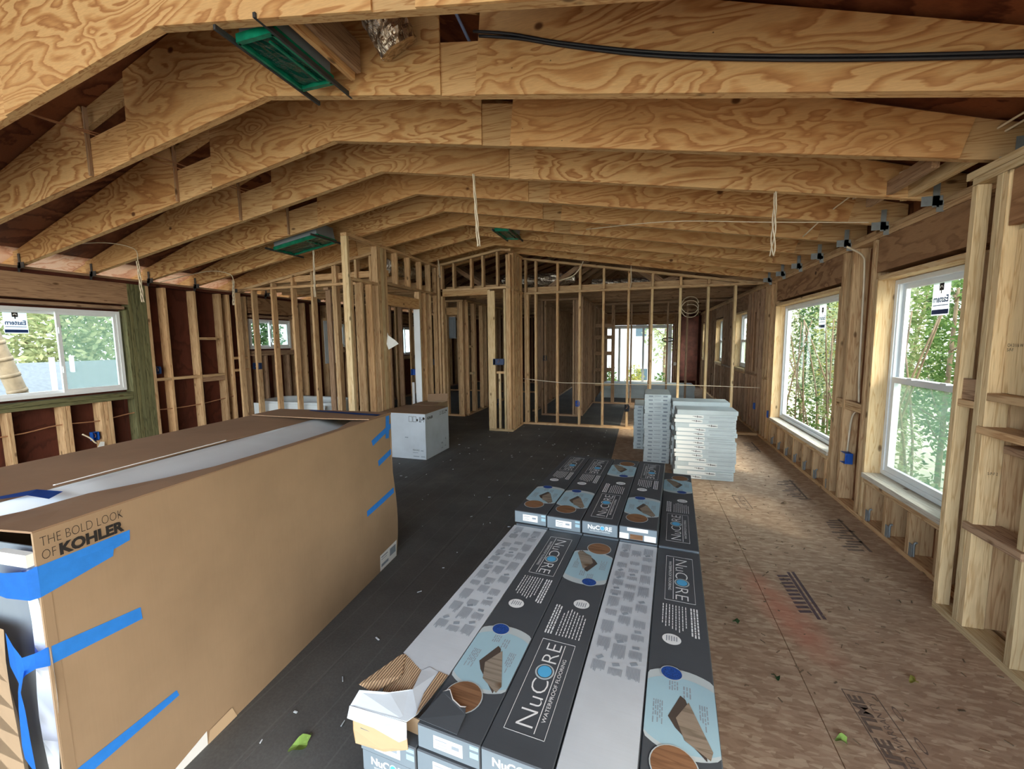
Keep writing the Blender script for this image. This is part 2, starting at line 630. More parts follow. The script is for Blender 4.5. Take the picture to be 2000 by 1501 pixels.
def multi(name, parent, boxes, mat):
    """Many small boxes in one mesh: (cx,cy,cz,sx,sy,sz) or with a rotation about Z."""
    V, F = [], []
    for b in boxes:
        cx, cy, cz, sx, sy, sz = b[:6]
        rz = b[6] if len(b) > 6 else 0
        n = len(V)
        for dz in (-1, 1):
            for dx, dy in ((-1, -1), (1, -1), (1, 1), (-1, 1)):
                x, y = dx * sx / 2, dy * sy / 2
                V.append((cx + x * cos(rz) - y * sin(rz), cy + x * sin(rz) + y * cos(rz), cz + dz * sz / 2))
        F += [(n, n + 3, n + 2, n + 1), (n + 4, n + 5, n + 6, n + 7)] + [(n + i, n + (i + 1) % 4, n + 4 + (i + 1) % 4, n + 4 + i) for i in range(4)]
    return mesh_obj(name, V, F, mat, parent)


_dg = None


def text_mesh(body, size, mat, offset=0.0, xscale=1.0, spacing=1.0, extrude=0.0):
    cu = bpy.data.curves.new('t', 'FONT')
    cu.body = body
    cu.size = size
    cu.offset = offset
    cu.space_character = spacing
    cu.extrude = extrude
    cu.resolution_u = 3
    ob = bpy.data.objects.new('t', cu)
    COL.objects.link(ob)
    bpy.context.view_layer.update()
    dg = bpy.context.evaluated_depsgraph_get()
    me = bpy.data.meshes.new_from_object(ob.evaluated_get(dg))
    bpy.data.objects.remove(ob)
    bpy.data.curves.remove(cu)
    me.materials.clear()
    me.materials.append(mat)
    for v in me.vertices:
        v.co.x *= xscale
    xs = [v.co.x for v in me.vertices]
    me['w'] = max(xs) if xs else 0.0
    return me


def place_mesh(name, parent, me, origin, xdir, ydir, scale=1.0):
    x, y = Vector(xdir).normalized(), Vector(ydir).normalized()
    z = x.cross(y)
    o = bpy.data.objects.new(name, me)
    link(o, parent)
    o.matrix_local = Matrix.Translation(origin) @ Matrix((x, y, z)).transposed().to_4x4() @ Matrix.Scale(scale, 4)
    return o


def text(name, parent, body, size, mat, origin, xdir, ydir, fit=None, mirror=False, **k):
    """Flat lettering; fit = length the line must take."""
    me = text_mesh(body, size, mat, **k)
    if fit:
        s = fit / max(me['w'], 1e-6)
        for v in me.vertices: v.co.x *= s
    if mirror:
        w = max(v.co.x for v in me.vertices)
        for v in me.vertices: v.co.x = w - v.co.x
        me.flip_normals()
    return place_mesh(name, parent, me, origin, xdir, ydir)


def disc_pts(cx, cy, z, r, n=28, ry=None, a0=0, a1=2 * pi):
    ry = ry or r
    full = abs(a1 - a0 - 2 * pi) < 1e-6
    m = n if full else n + 1
    return [(cx + r * cos(a0 + (a1 - a0) * i / n), cy + ry * sin(a0 + (a1 - a0) * i / n), z) for i in range(m)]


# ------------------------------------------------------------------ geometry of the building
XL, XR = -6.40, 1.80          # inner faces of the long walls
RX0, RZ0 = -2.29, 3.09        # ridge of the truss undersides
SL = 0.165


def zb(x): return RZ0 - SL * abs(x - RX0)
def zt(x): return 3.885 - 0.312 * abs(x - RX0)


# floor: subfloor panels and felt strips
fl = thing('floor', None, None, kind='structure')
y = -2.6
while y < 15.4:
    for (x0, x1) in ((-0.487, 0.731), (0.735, 1.953)):
        off = 0.0 if x0 < 0.7 else -1.22
        ya, yb = max(y + off, -2.6), y + off + 2.436
        v = [(x0, ya, -0.02), (x1, ya, -0.02), (x1, yb, -0.02), (x0, yb, -0.02), (x0, ya, 0), (x1, ya, 0), (x1, yb, 0), (x0, yb, 0)]
        mesh_obj('subfloor_panel', v, [(3, 2, 1, 0), (4, 5, 6, 7), (0, 1, 5, 4), (1, 2, 6, 5), (2, 3, 7, 6), (3, 0, 4, 7)], M['osb'], fl)
    y += 2.44
for i in range(6):
    x1 = -0.36 - i * 1.03
    x0 = max(x1 - 1.045, -6.56)
    v = [(x0, -2.6, -0.02), (x1, -2.6, -0.02), (x1, 15.4, -0.02), (x0, 15.4, -0.02), (x0, -2.6, 0.001 + 0.0006 * i), (x1, -2.6, 0.002 + 0.0006 * i), (x1, 15.4, 0.002 + 0.0006 * i), (x0, 15.4, 0.001 + 0.0006 * i)]
    mesh_obj('felt_strip', v, [(3, 2, 1, 0), (4, 5, 6, 7), (0, 1, 5, 4), (1, 2, 6, 5), (2, 3, 7, 6), (3, 0, 4, 7)], M['felt'], fl)

# ceiling: roof deck panels on both slopes
ce = thing('ceiling', None, None, kind='structure')
SLOPE = math.atan(0.312)
for sgn in (-1, 1):
    xs = [0.0, 2.33, 4.66] if sgn < 0 else [0.0, 2.33, 4.80]
    for k in range(2):
        a, b = xs[k], xs[k + 1] - 0.003
        j = 0
        y = -2.6 - (0.61 if k else 0)
        while y < 15.4:
            ya, yb = y, y + 1.217
            P = []
            for (xx, yy) in ((a, ya), (b, ya), (b, yb), (a, yb)):
                X = RX0 + sgn * xx
                P.append((X, yy, zt(X) + 0.004))
            v = P + [(p[0], p[1], p[2] + 0.016) for p in P]
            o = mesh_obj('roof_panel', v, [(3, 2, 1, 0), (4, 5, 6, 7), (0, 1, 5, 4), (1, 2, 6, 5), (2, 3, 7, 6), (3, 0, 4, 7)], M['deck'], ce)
            y += 1.22


# eave sheets outside the left wall, daylight painted in as pale pink
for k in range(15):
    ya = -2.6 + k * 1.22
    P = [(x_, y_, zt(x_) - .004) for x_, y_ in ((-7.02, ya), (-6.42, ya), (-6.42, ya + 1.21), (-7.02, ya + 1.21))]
    mesh_obj('lit_eave_sheet', P + [(p[0], p[1], p[2] + .007) for p in P], [(3, 2, 1, 0), (4, 5, 6, 7), (0, 1, 5, 4), (1, 2, 6, 5), (2, 3, 7, 6), (3, 0, 4, 7)], M['eave'], ce)


# ------------------------------------------------------------------ roof trusses
ORD = ['nearest', 'second', 'third', 'fourth', 'fifth', 'sixth', 'seventh', 'eighth', 'ninth', 'tenth', 'eleventh', 'twelfth', 'thirteenth', 'fourteenth', 'fifteenth']


def strap(parent, x, y, z, side):
    o = multi('hurricane_tie', parent, [
        (x, y - 0.008, z + 0.03, 0.035, 0.003, 0.16),
        (x + side * 0.03, y - 0.008, z - 0.045, 0.05, 0.003, 0.07), (x - side * .02, y - .008, z - .01, .11, .003, .06),
        (x - side * 0.008, y + 0.02, z - 0.002, 0.03, 0.05, 0.003)], M['steel'] if side > 0 else M['darksteel'])
    return o


TY = {i: 1.60 + 0.617 * (i - 1) for i in range(1, 11)}
for i in range(1, 11):
    yt = TY[i]
    t = thing('roof_truss', 'plywood-faced scissor roof truss, %s from the camera end' % ORD[i - 1], 'truss', (0, yt, 0), group='scissor roof trusses')
    c0, c1 = 0.012, 0.05
    eL, eR = -6.50, 1.92
    D = 0.27
    def cd_(x): return min(zb(x) + D, zt(x) - 0.01)
    prism_xz('bottom_chord', t, [(eL, zb(eL)), (RX0, RZ0), (RX0, RZ0 + D), (-5.2, cd_(-5.2)), (eL, zt(eL) - 0.01)], c0, c1, M['chord'])
    prism_xz('bottom_chord', t, [(RX0 + .001, RZ0), (eR, zb(eR)), (eR, zt(eR) - 0.01), (0.9, cd_(0.9)), (RX0 + .001, RZ0 + D)], c0, c1, M['chord'])
    prism_xz('top_chord', t, [(-6.95, zt(-6.95) - .11), (-5.3, zt(-5.3) - .14), (RX0, zt(RX0) - .14), (RX0, zt(RX0)), (-6.95, zt(-6.95))], c1 + .001, c1 + .039, M['chord'])
    prism_xz('top_chord', t, [(RX0 + .001, zt(RX0) - .14), (0.8, zt(0.8) - .14), (2.25, zt(2.25) - .09), (2.25, zt(2.25)), (RX0 + .001, zt(RX0))], c1 + .001, c1 + .039, M['chord'])
    z0 = 0.0
    prism_xz('gusset_panel', t, [(-6.38, zb(-6.38)), (-3.97, zb(-3.97)), (-4.04, zt(-4.0) - .03), (-6.38, zt(-6.38) - .03)], 0, 0.012, M['ply'])
    prism_xz('gusset_panel', t, [(-3.56, zb(-3.56)), (RX0, RZ0), (-1.08, zb(-1.08)), (-1.08, zt(-1.08) - .03), (RX0, zt(RX0) - .03), (-3.54, zt(-3.54) - .03)], 0, 0.012, M['ply'])
    prism_xz('gusset_panel', t, [(-0.88, zb(-0.88)), (1.53, zb(1.53)), (1.58, zt(1.58) - .03), (-0.83, zt(-0.83) - .03)], 0, 0.012, M['ply'])
    # exposed edge strip of the underside
    strap(t, 1.76, 0.0, 2.42, 1)
    strap(t, -6.36, 0.0, 2.42, -1)
    if i <= 5:   # batten nailed on the left cut
        ab('web_batten', t, -3.985, -3.967, -0.014, 0.012, zb(-3.97) + .003, zt(-4.0) - .05, M['stud_old'])

for i in range(12):
    yt = 7.86 + 0.61 * i
    t = thing('attic_truss', 'flat-bottomed attic truss behind the far stud wall, %s row back' % ORD[i], 'truss', (0, yt, 0), group='attic trusses over the far rooms')
    ab('bottom_chord', t, XL - .1, XR + .1, 0, .038, 2.46, 2.55, M['stud_old'])
    for s in (-1, 1):
        e = XL - .5 if s < 0 else XR + .4
        prism_xz('top_chord', t, [(e, zt(e) - .1), (RX0, zt(RX0) - .1), (RX0, zt(RX0) - .005), (e, zt(e) - .005)], 0, .038, M['stud_old'])
        for (xa, xb) in ((0.6, 1.7), (2.6, 1.7), (2.6, 3.3)):
            xa, xb = RX0 + s * xa, RX0 + s * xb
            rail('web', t, (xa, .019, 2.55), (xb, .019, zt(xb) - .1), .036, .085, M['stud_old'], up=(1, 0, 0.01))


# ------------------------------------------------------------------ stud walls
def plates(w, axis, c0, c1, a0, a1, z0, z1, mat, name='plate'):
    """Board that runs along the wall; c0..c1 across the wall."""
    if axis == 'Y':
        return ab(name, w, c0, c1, a0, a1, z0, z1, mat)
    return ab(name, w, a0, a1, c0, c1, z0, z1, mat)


def stud(w, axis, c0, c1, a, z0, z1, mat, t=0.038, name='stud'):
    if axis == 'Y':
        return ab(name, w, c0, c1, a, a + t, z0, z1, mat, axis=2)
    return ab(name, w, a, a + t, c0, c1, z0, z1, mat, axis=2)


def sheathing(w, x0, x1, y0, y1, z0, z1, holes, mat):
    """Vertical sheathing sheets 1.22 wide on a wall that runs along Y, cut round the openings."""
    ys = [y0]
    y = y0
    while y + 1.22 < y1:
        y += 1.22
        ys.append(y)
    ys.append(y1)
    for a, b in zip(ys, ys[1:]):
        cuts = sorted(set([a, b] + [v for h in holes for v in (h[0], h[1]) if a < v < b]))
        for c, d in zip(cuts, cuts[1:]):
            m = (c + d) / 2
            H = [h for h in holes if h[0] < m < h[1]]
            e = 0.0015
            if H:
                h = H[0]
                if h[2] > z0: ab('sheathing_panel', w, x0, x1, c + e, d - e, z0, h[2], mat, 0, axis=2)
                if h[3] < z1: ab('sheathing_panel', w, x0, x1, c + e, d - e, h[3], z1, mat, 0, axis=2)
            else:
                ab('sheathing_panel', w, x0, x1, c + e, d - e, z0, z1, mat, 0, axis=2)


# --- right wall
wr = thing('wall_right', None, None, kind='structure')
R0, R1 = 1.80, 1.94
WIN_R = [(3.16, 4.16, 0.43, 2.0), (4.87, 6.88, 0.42, 2.0), (8.62, 9.55, 1.0, 2.03), (11.05, 11.95, 1.0, 2.0), (13.6, 14.4, 1.0, 2.0)]
plates(wr, 'Y', R0, R1, 1.2, 15.3, 0, .038, M['stud'])
plates(wr, 'Y', R0, R1, -2.5, 15.3, 2.345, 2.383, M['stud'])
plates(wr, 'Y', R0, R1, -2.5, 15.3, 2.384, 2.42, M['stud'])
sheathing(wr, R1, R1 + .012, -2.5, 15.3, -0.1, 2.62, WIN_R + [(-1.9, .1, .0, 2.05)], M['sheath_brown'])
for yy in (-2.45, -2.05, -1.94, .11, .45, .85): ab('stud', wr, R0, R1, yy, yy + .038, .04, 2.343, M['stud'], axis=2)
studs_r = [(1.24, 0), (1.64, 0), (2.05, 0), (2.45, 0), (2.86, 0), (4.245, 0), (4.60, 0), (4.79, 0), (6.885, 0), (6.93, 0), (7.12, 0), (7.28, 0), (7.42, 0), (7.70, 0), (7.9, 0), (8.13, 0),
           (8.30, 0), (8.54, 0), (9.6, 0), (9.8, 0), (10.2, 0), (10.6, 0), (10.96, 0), (12.0, 0), (12.3, 0), (12.7, 0), (13.1, 0), (13.52, 0), (14.45, 0), (14.8, 0)]
for (yy, _) in studs_r:
    stud(wr, 'Y', R0, R1, yy, .04, 2.343, M['stud'] if yy < 7.5 else M['stud_old'])
for wi, (a, b, zs, zh) in enumerate(WIN_R):
    m1 = M['stud'] if wi < 2 else M['stud_old']
    # jack studs show the pale jamb faces
    stud(wr, 'Y', R0 + .001, R1, a - .042, .04, zh + .02, m1, name='jack_stud')
    stud(wr, 'Y', R0 + .001, R1 + .05, b + .002, .04, zh + .02, M['jamb'], name='jack_stud')
    ab('header', wr, R0 + .004, R1 - .01, a - .04, b + .04, 2.075, 2.343, M['header'])
    ab('head_board', wr, R0 + .002, R1 + .04, a, b, zh + .004, zh + .042, M['jamb'])
    ab('sill_board', wr, R0 - .015, R1 + .04, a, b, zs - .045, zs - .006, M['sill_white'] if wi < 2 else M['stud_pale'])
    ab('sill_board', wr, R0 + .0, R1, a, b, zs - .09, zs - .048, M['stud'])
    n = int((b - a) / .40) + 2 if wi < 2 else 3
    for k in range(n):
        yy = a + .03 + (b - a - .1) * k / (n - 1)
        stud(wr, 'Y', R0, R1, yy, .04, zs - .092, m1, name='cripple_stud')
        if wi < 2:
            o = tube('anchor_bolt', wr, [(R0 + .02, yy - .03, .04), (R0 + .02, yy - .03, .13), (R0 + .035, yy - .03, .14)], .007, M['steel'])
            multi('anchor_plate', wr, [(R0 + .005, yy - .02, .07, .004, .035, .12)], M['steel'])
# cavity boards and blocking between the two big windows
ab('backer_board', wr, R1 - .03, R1 - .001, 4.30, 4.58, .04, 2.33, M['sheath_brown'], axis=2)
ab('blocking', wr, R0 + .005, R0 + .045, 4.285, 4.785, .94, .98, M['stud'])
ab('blocking', wr, R0 + .005, R0 + .12, 4.285, 4.785, .90, .938, M['stud'])
ab('backer_board', wr, R0 + .02, R0 + .032, 6.97, 7.11, .04, .93, M['stud_pale'], axis=2)
ab('blocking', wr, R0, R1, 7.16, 7.41, .93, .968, M['stud'])
ab('blocking', wr, R0, R1, 7.74, 8.53, .93, .968, M['stud_old'])
ab('blocking', wr, R0, R1, 9.64, 10.95, .93, .968, M['stud_old'])
ab('backer_board', wr, R0 + .02, R0 + .032, 7.94, 8.12, 1.0, 2.0, M['header'], axis=2)

# --- short furred-out wall closest to the camera
wn = thing('wall_near_right', None, None, kind='structure')
N0, N1 = 1.63, 1.72
plates(wn, 'Y', N0, N1 + .04, 1.2, 2.90, 0, .038, M['stud_pale'])
plates(wn, 'Y', N0, N1 + .04, 1.2, 2.90, 2.33, 2.368, M['stud_pale'])
plates(wn, 'Y', N0, N1 + .04, 1.2, 2.95, 2.37, 2.408, M['stud_pale'])
stud(wn, 'Y', N0, N1 - .03, 2.862, .04, 2.328, M['stud_pale'])
stud(wn, 'Y', N0, N1 + .0, 2.70, .04, 2.328, M['stud_pale'])
stud(wn, 'Y', N0, N1 + .0, 2.66, .04, 2.328, M['stud_pale'])
ab('stud', wn, N1 + .002, R1 - .03, 2.67, 2.708, .04, 2.328, M['stud'], axis=2)
stud(wn, 'Y', N0, N1 + .03, 2.36, .04, 2.328, M['stud_pale'])
stud(wn, 'Y', N0, N1 + .03, 1.96, .04, 2.328, M['stud_pale'])
stud(wn, 'Y', N0, N1 + .03, 1.30, .04, 2.328, M['stud_pale'])
ab('blocking', wn, N0 + .0, N1 + .05, 2.40, 2.66, 1.235, 1.273, M['stud'], axis=1)
ab('blocking', wn, N0 + .0, N1 + .05, 2.00, 2.36, 1.235, 1.273, M['stud'], axis=1)
ab('blocking', wn, N0 - .01, N1 + .02, 2.36, 2.69, 1.065, 1.103, M['stud'], axis=1)
ab('blocking', wn, N1 - .03, N1 + .12, 2.36, 2.62, .985, 1.023, M['stud_old'], axis=1)
ab('blocking', wn, N0 - .02, N1 + .03, 2.34, 2.70, .56, .598, M['stud_old'], axis=1)
ab('blocking', wn, N0 + .02, N0 + .03, 2.74, 2.862, 1.22, 1.33, M['stud_old'], axis=1)
ab('blocking', wn, N0 + .005, N0 + .03, 2.74, 2.862, 1.18, 1.218, M['stud'], axis=1)
ab('backer_board', wn, N0 + .045, N0 + .083, 2.40, 2.53, 1.275, 2.05, M['stud_pale'], axis=2)
ab('backer_board', wn, N0 + .05, N0 + .088, 2.53, 2.655, 1.275, 2.05, M['stud_pale'], axis=2)
ab('backer_board', wn, N0 + .05, N0 + .088, 2.02, 2.355, 1.275, 2.05, M['stud_pale'], axis=2)
ab('header', wn, N0 + .01, N0 + .05, 1.99, 2.655, 2.07, 2.325, M['header'])
text('stamp', wn, 'CH 3116 W\nS-P-F', .022, M['ink'], (N0 + .049, 2.645, 1.50), (0, -1, 0), (0, 0, 1), fit=.09)
text('stamp', wn, 'S-P-F 2', .02, M['ink'], (1.665, 2.6585, .86), (1, 0, 0), (0, 0, 1), fit=.04)

# --- left wall
wl = thing('wall_left', None, None, kind='structure')
L0, L1 = -6.54, -6.40
WIN_L = [(1.75, 3.74, 0.97, 1.98), (5.62, 6.50, 1.46, 1.98), (7.44, 8.05, 1.46, 1.98), (10.2, 11.0, 1.2, 1.98)]
plates(wl, 'Y', L0, L1, -2.5, 15.3, 0, .038, M['stud_old'])
plates(wl, 'Y', L0, L1, -2.5, 15.3, 2.345, 2.383, M['sheath_red'])
plates(wl, 'Y', L0, L1, -2.5, 15.3, 2.384, 2.41, M['stud_old'])
sheathing(wl, L0 - .012, L0, -2.5, 15.3, -0.1, 2.41, WIN_L, M['sheath_red'])
for yy in (-.4, 0, .4, .8, 1.2, 1.66, 4.03, 4.25, 4.66, 5.06, 5.20, 5.5, 6.55, 6.8, 7.1, 7.4, 8.1, 8.5, 8.9, 9.3, 9.7, 10.1, 11.05, 11.5, 12, 12.5, 13, 13.5, 14, 14.5):
    stud(wl, 'Y', L0, L1, yy, .04, 2.343, M['stud'] if yy > 1 else M['stud_old'])
for yy in (3.82, 3.862, 3.904, 3.946, 3.988):
    stud(wl, 'Y', L0, L1, yy, .04, 2.343, M['green'], name='treated_stud')
stud(wl, 'Y', L0, L1, 3.775, .04, 2.0, M['green'], name='jack_stud')
for wi, (a, b, zs, zh) in enumerate(WIN_L):
    mm = M['green'] if wi == 0 else M['stud_old']
    ab('header', wl, L0 + .01, L1 - .005, a - .04, b + .08, 2.075, 2.343, M['header'] if wi else M['stud_old'])
    ab('head_board', wl, L0, L1 - .003, a, b + .03, zh + .03, zh + .068, M['stud_old'])
    ab('sill_board', wl, L0, L1 + .004, a, b + .03, zs - .075, zs - .03, mm)
    ab('sill_board', wl, L0, L1, a, b + .03, zs - .117, zs - .078, mm)
for yy in (1.8, 2.2, 2.60, 3.04, 3.082, 3.40, 3.442, 3.484):
    stud(wl, 'Y', L0, L1, yy, .04, .85, M['stud'], name='cripple_stud')
for yy in (5.7, 5.85, 6.1, 6.35):
    stud(wl, 'Y', L0, L1, yy, .04, 1.34, M['stud_old'], name='cripple_stud')
for (a, b, z) in ((4.29, 4.66, 1.05), (4.70, 5.06, 1.05), (4.04, 4.25, 1.05), (4.70, 5.06, 1.62), (5.24, 5.5, 1.1), (5.24, 5.5, 1.30)):
    ab('blocking', wl, L0 + .03, L1, a + .002, b - .002, z, z + .038, M['stud'])
ab('blocking', wl, L0 + .03, L1, 4.702, 5.058, .98, 1.048, M['stud_old'])

# --- bathroom cross wall
wb = thing('wall_bathroom', None, None, kind='structure')
B0, B1 = 5.30, 5.39
plates(wb, 'X', B0, B1, -6.39, -3.55, 0, .038, M['stud'])
plates(wb, 'X', B0, B1, -6.39, -3.55, 2.40, 2.438, M['stud'])
plates(wb, 'X', B0 + .05, B1 + .05, -6.39, -3.55, 2.50, 2.59, M['stud'])
for xx in (-6.38, -6.02, -5.62, -5.22, -4.84, -4.45, -4.41, -4.05, -3.8):
    stud(wb, 'X', B0, B1, xx, .04, 2.398, M['stud'] if xx > -5 else M['stud'])
    if xx > -5.9: stud(wb, 'X', B0, B1, xx + .01, 2.44, zb(xx) - .045, M['stud'])
rail('sloped_plate', wb, (-6.39, (B0 + B1) / 2, zb(-6.39) - .022), (-3.55, (B0 + B1) / 2, zb(-3.55) - .022), .09, .038, M['stud'])

# --- hall side wall along Y with the tall corner post and a doorway
wh = thing('wall_hall', None, None, kind='structure')
H0, H1 = -3.545, -3.455
zh_ = zb(-3.5) - .045
ab('corner_post', wh, H0, H0 + .05, 4.42, 4.458, .04, zh_, M['stud_pale'], axis=2)
ab('corner_post', wh, H0 + .051, H1, 4.42, 4.458, .04, zh_, M['stud_pale'], axis=2)
for yy in (4.46, 4.66, 4.86): stud(wh, 'Y', H0, H1, yy, .04, 2.32, M['stud'])
for yy in (5.02, 5.06, 5.17): stud(wh, 'Y', H0, H1, yy, .04, zh_, M['stud'])
ab('stud', wh, H0 - .0, H1 - .0, 5.10, 5.168, .04, zh_, M['stud_pale'], axis=2)
ab('stud', wh, H0, H1, 5.21, 5.248, .04, zh_, M['stud'], axis=2)
for yy in (6.12, 6.16, 6.32, 6.50): stud(wh, 'Y', H0, H1, yy, .04, 2.36, M['stud'])
for yy in (5.5, 5.85, 6.2, 6.5): stud(wh, 'Y', H0, H1, yy, 2.40, zh_, M['stud'])
plates(wh, 'Y', H0, H1, 4.42, 5.25, 0, .038, M['stud'])
plates(wh, 'Y', H0, H1, 6.12, 6.7, 0, .038, M['stud'])
plates(wh, 'Y', H0, H1, 4.46, 5.02, 2.322, 2.36, M['stud'])
plates(wh, 'Y', H0, H1, 4.42, 6.75, zh_ + .002, zh_ + .04, M['stud'], 'top_plate')
plates(wh, 'Y', H0, H1, 5.25, 6.75, 2.36, 2.398, M['stud'])
ab('header', wh, H0 + .004, H1 - .004, 5.25, 6.12, 2.08, 2.24, M['chord'])
ab('door_jamb', wh, H0 - .01, H1 + .01, 6.10, 6.118, .02, 2.08, M['vinyl'], axis=2)

# --- hall entrance and wing wall facing the camera
we = thing('wall_entrance', None, None, kind='structure')
E0, E1 = 6.78, 6.87
for xx in (-3.56, -3.52, -3.46, -3.40): stud(we, 'X', E0, E1, xx, .04, zb(xx) - .045, M['stud'])
for xx in (-3.17, -2.84, -2.63, -2.37): stud(we, 'X', E0, E1, xx, 2.47, zb(xx) - .045, M['stud'])
plates(we, 'X', E0, E1, -3.40, -2.12, 2.43, 2.468, M['stud'])
plates(we, 'X', E0, E1, -3.40, -2.52, 2.34, 2.428, M['chord'])
rail('sloped_plate', we, (-3.56, (E0 + E1) / 2, zb(-3.56) - .022), (RX0, (E0 + E1) / 2, RZ0 - .022), .09, .038, M['stud'])
rail('sloped_plate', we, (RX0, (E0 + E1) / 2, RZ0 - .022), (-2.10, (E0 + E1) / 2, zb(-2.10) - .022), .09, .038, M['stud'])
ab('stud', we, -2.53, -2.40, E0 - .002, E0 + .036, .04, 2.40, M['stud_pale'], axis=2)
stud(we, 'X', E0, E1, -2.52, .04, 2.42, M['stud_pale'])
stud(we, 'X', E0, E1, -2.245, .04, 2.42, M['stud_pale'])
stud(we, 'X', E0, E1, -2.20, .04, 2.98, M['stud'])
stud(we, 'X', E0, E1, -2.16, .04, 2.98, M['stud'])
plates(we, 'X', E0, E1, -2.53, -2.10, 0, .038, M['stud_pale'])
ab('blocking', we, -2.39, -2.25, E0 + .02, E0 + .06, 1.0, 1.04, M['stud'])
ab('stud', we, -2.36, -2.32, E0 + .04, E0 + .078, .04, 1.0, M['stud_pale'], axis=2)
# side of the wing wall, running back to the far partition
for yy in (6.90, 6.98, 7.08, 7.22, 7.40): stud(we, 'Y', -2.19, -2.10, yy, .04, zb(-2.14) - .045, M['stud'])
plates(we, 'Y', -2.19, -2.10, 6.88, 7.50, 0, .038, M['stud'])
plates(we, 'Y', -2.19, -2.10, 6.88, 7.50, 2.40, 2.438, M['stud'])
plates(we, 'Y', -2.19, -2.10, 6.74, 7.56, zb(-2.14) - .042, zb(-2.14) - .004, M['stud'], 'top_plate')

# --- far partition
wf = thing('wall_far', None, None, kind='structure')
F0, F1 = 7.50, 7.59
plates(wf, 'X', F0, F1, -2.10, 1.79, 0, .038, M['stud'])
plates(wf, 'X', F0, F1, -2.10, 1.79, 2.395, 2.433, M['stud'])
ab('ceiling_ledger', wf, -2.10, 1.79, F1 + .01, F1 + .05, 2.44, 2.53, M['stud'])
rail('sloped_plate', wf, (-2.10, (F0 + F1) / 2, zb(-2.10) - .022), (1.70, (F0 + F1) / 2, zb(1.70) - .018), .09, .038, M['stud'])
for xx in (-2.08, -1.89, -1.49, -1.09, -0.68, -0.26, 0.12, 0.56, 0.98, 1.375):
    stud(wf, 'X', F0, F1, xx, .04, 2.393, M['stud_pale'] if xx > 0 else M['stud'])
    if zb(xx) - .05 > 2.5: stud(wf, 'X', F0, F1, xx + .003, 2.436, zb(xx) - .045, M['stud'])
stud(wf, 'X', F0, F1, -2.04, .04, 2.393, M['stud'])

# --- back rooms
w2 = thing('wall_back_rooms', None, None, kind='structure')
G0 = 8.50
plates(w2, 'X', G0, G0 + .09, -2.0, -1.22, 0, .038, M['stud_old'])
plates(w2, 'X', G0, G0 + .09, -2.0, -1.22, 2.36, 2.398, M['stud_old'])
for xx in (-2.0, -1.93, -1.35, -1.30, -1.26): stud(w2, 'X', G0, G0 + .09, xx, .04, 2.358, M['stud_old'])
for k in range(16):
    stud(w2, 'Y', -1.24, -1.15, 8.56 + k * .41, .04, 2.40, M['stud_old'])
    if k > 1: stud(w2, 'Y', -2.30, -2.21, 8.56 + k * .41, .04, 2.40, M['stud_old'])
plates(w2, 'Y', -1.24, -1.15, 8.6, 10.4, 0, .038, M['stud_old'])
plates(w2, 'Y', -1.24, -1.15, 8.6, 15.2, 2.402, 2.44, M['stud_old'])
plates(w2, 'Y', -2.30, -2.21, 8.9, 15.2, 0, .038, M['stud_old'])
K0 = 10.45
plates(w2, 'X', K0, K0 + .09, -1.24, 1.79, 0, .038, M['stud_old'])
plates(w2, 'X', K0, K0 + .09, -1.24, 1.79, 2.40, 2.438, M['stud_old'])
for xx in (-1.14, -.72, -.68, -.28, .13, .53, .95, 1.35): stud(w2, 'X', K0, K0 + .09, xx, .04, 2.398, M['stud_old'])
for z in (.79, 1.19, 1.58, 1.86): ab('blocking', w2, -1.10, -.72, K0, K0 + .09, z, z + .09, M['stud_old'])
ab('blocking', w2, -1.10, -.72, K0, K0 + .09, .44, .50, M['stud'])
for xx in (.15, .55, .95): ab('blocking', w2, xx + .02, xx + .36, 12.0, 12.09, 2.30, 2.34, M['stud_old'])

wk = thing('wall_back', None, None, kind='structure')
Q0 = 15.0
plates(wk, 'X', Q0, Q0 + .14, XL, 1.79, 0, .038, M['stud_old'])
plates(wk, 'X', Q0, Q0 + .14, XL, 1.79, 2.40, 2.46, M['stud_old'])
ab('header', wk, -1.75, 1.05, Q0 + .01, Q0 + .13, 2.08, 2.40, M['header'])
for xx in (-6.3, -5.7, -5.1, -4.5, -3.9, -3.3, -2.7, -2.1, -1.80, -1.74, 1.0, 1.05, 1.4, 1.7): stud(wk, 'X', Q0, Q0 + .14, xx, .04, 2.398, M['stud_old'])
for (a, b, za, zb2) in ((XL - .15, -1.70, 0, 2.5), (.96, 1.95, 0, 2.5), (-1.70, .96, 2.06, 2.5)):
    x = a
    while x < b - .01:
        x2 = min(b, x + 1.22)
        ab('sheathing_panel', wk, x + .001, x2 - .001, Q0 + .14, Q0 + .152, za, zb2, M['sheath_red'], 0, axis=2)
        x = x2
# gable infill above the back wall
prism_xz('gable_sheathing', wk, [(-6.9, 2.44), (2.2, 2.44), (RX0, zt(RX0) - .01)], Q0 + .153, Q0 + .165, M['sheath_brown'])

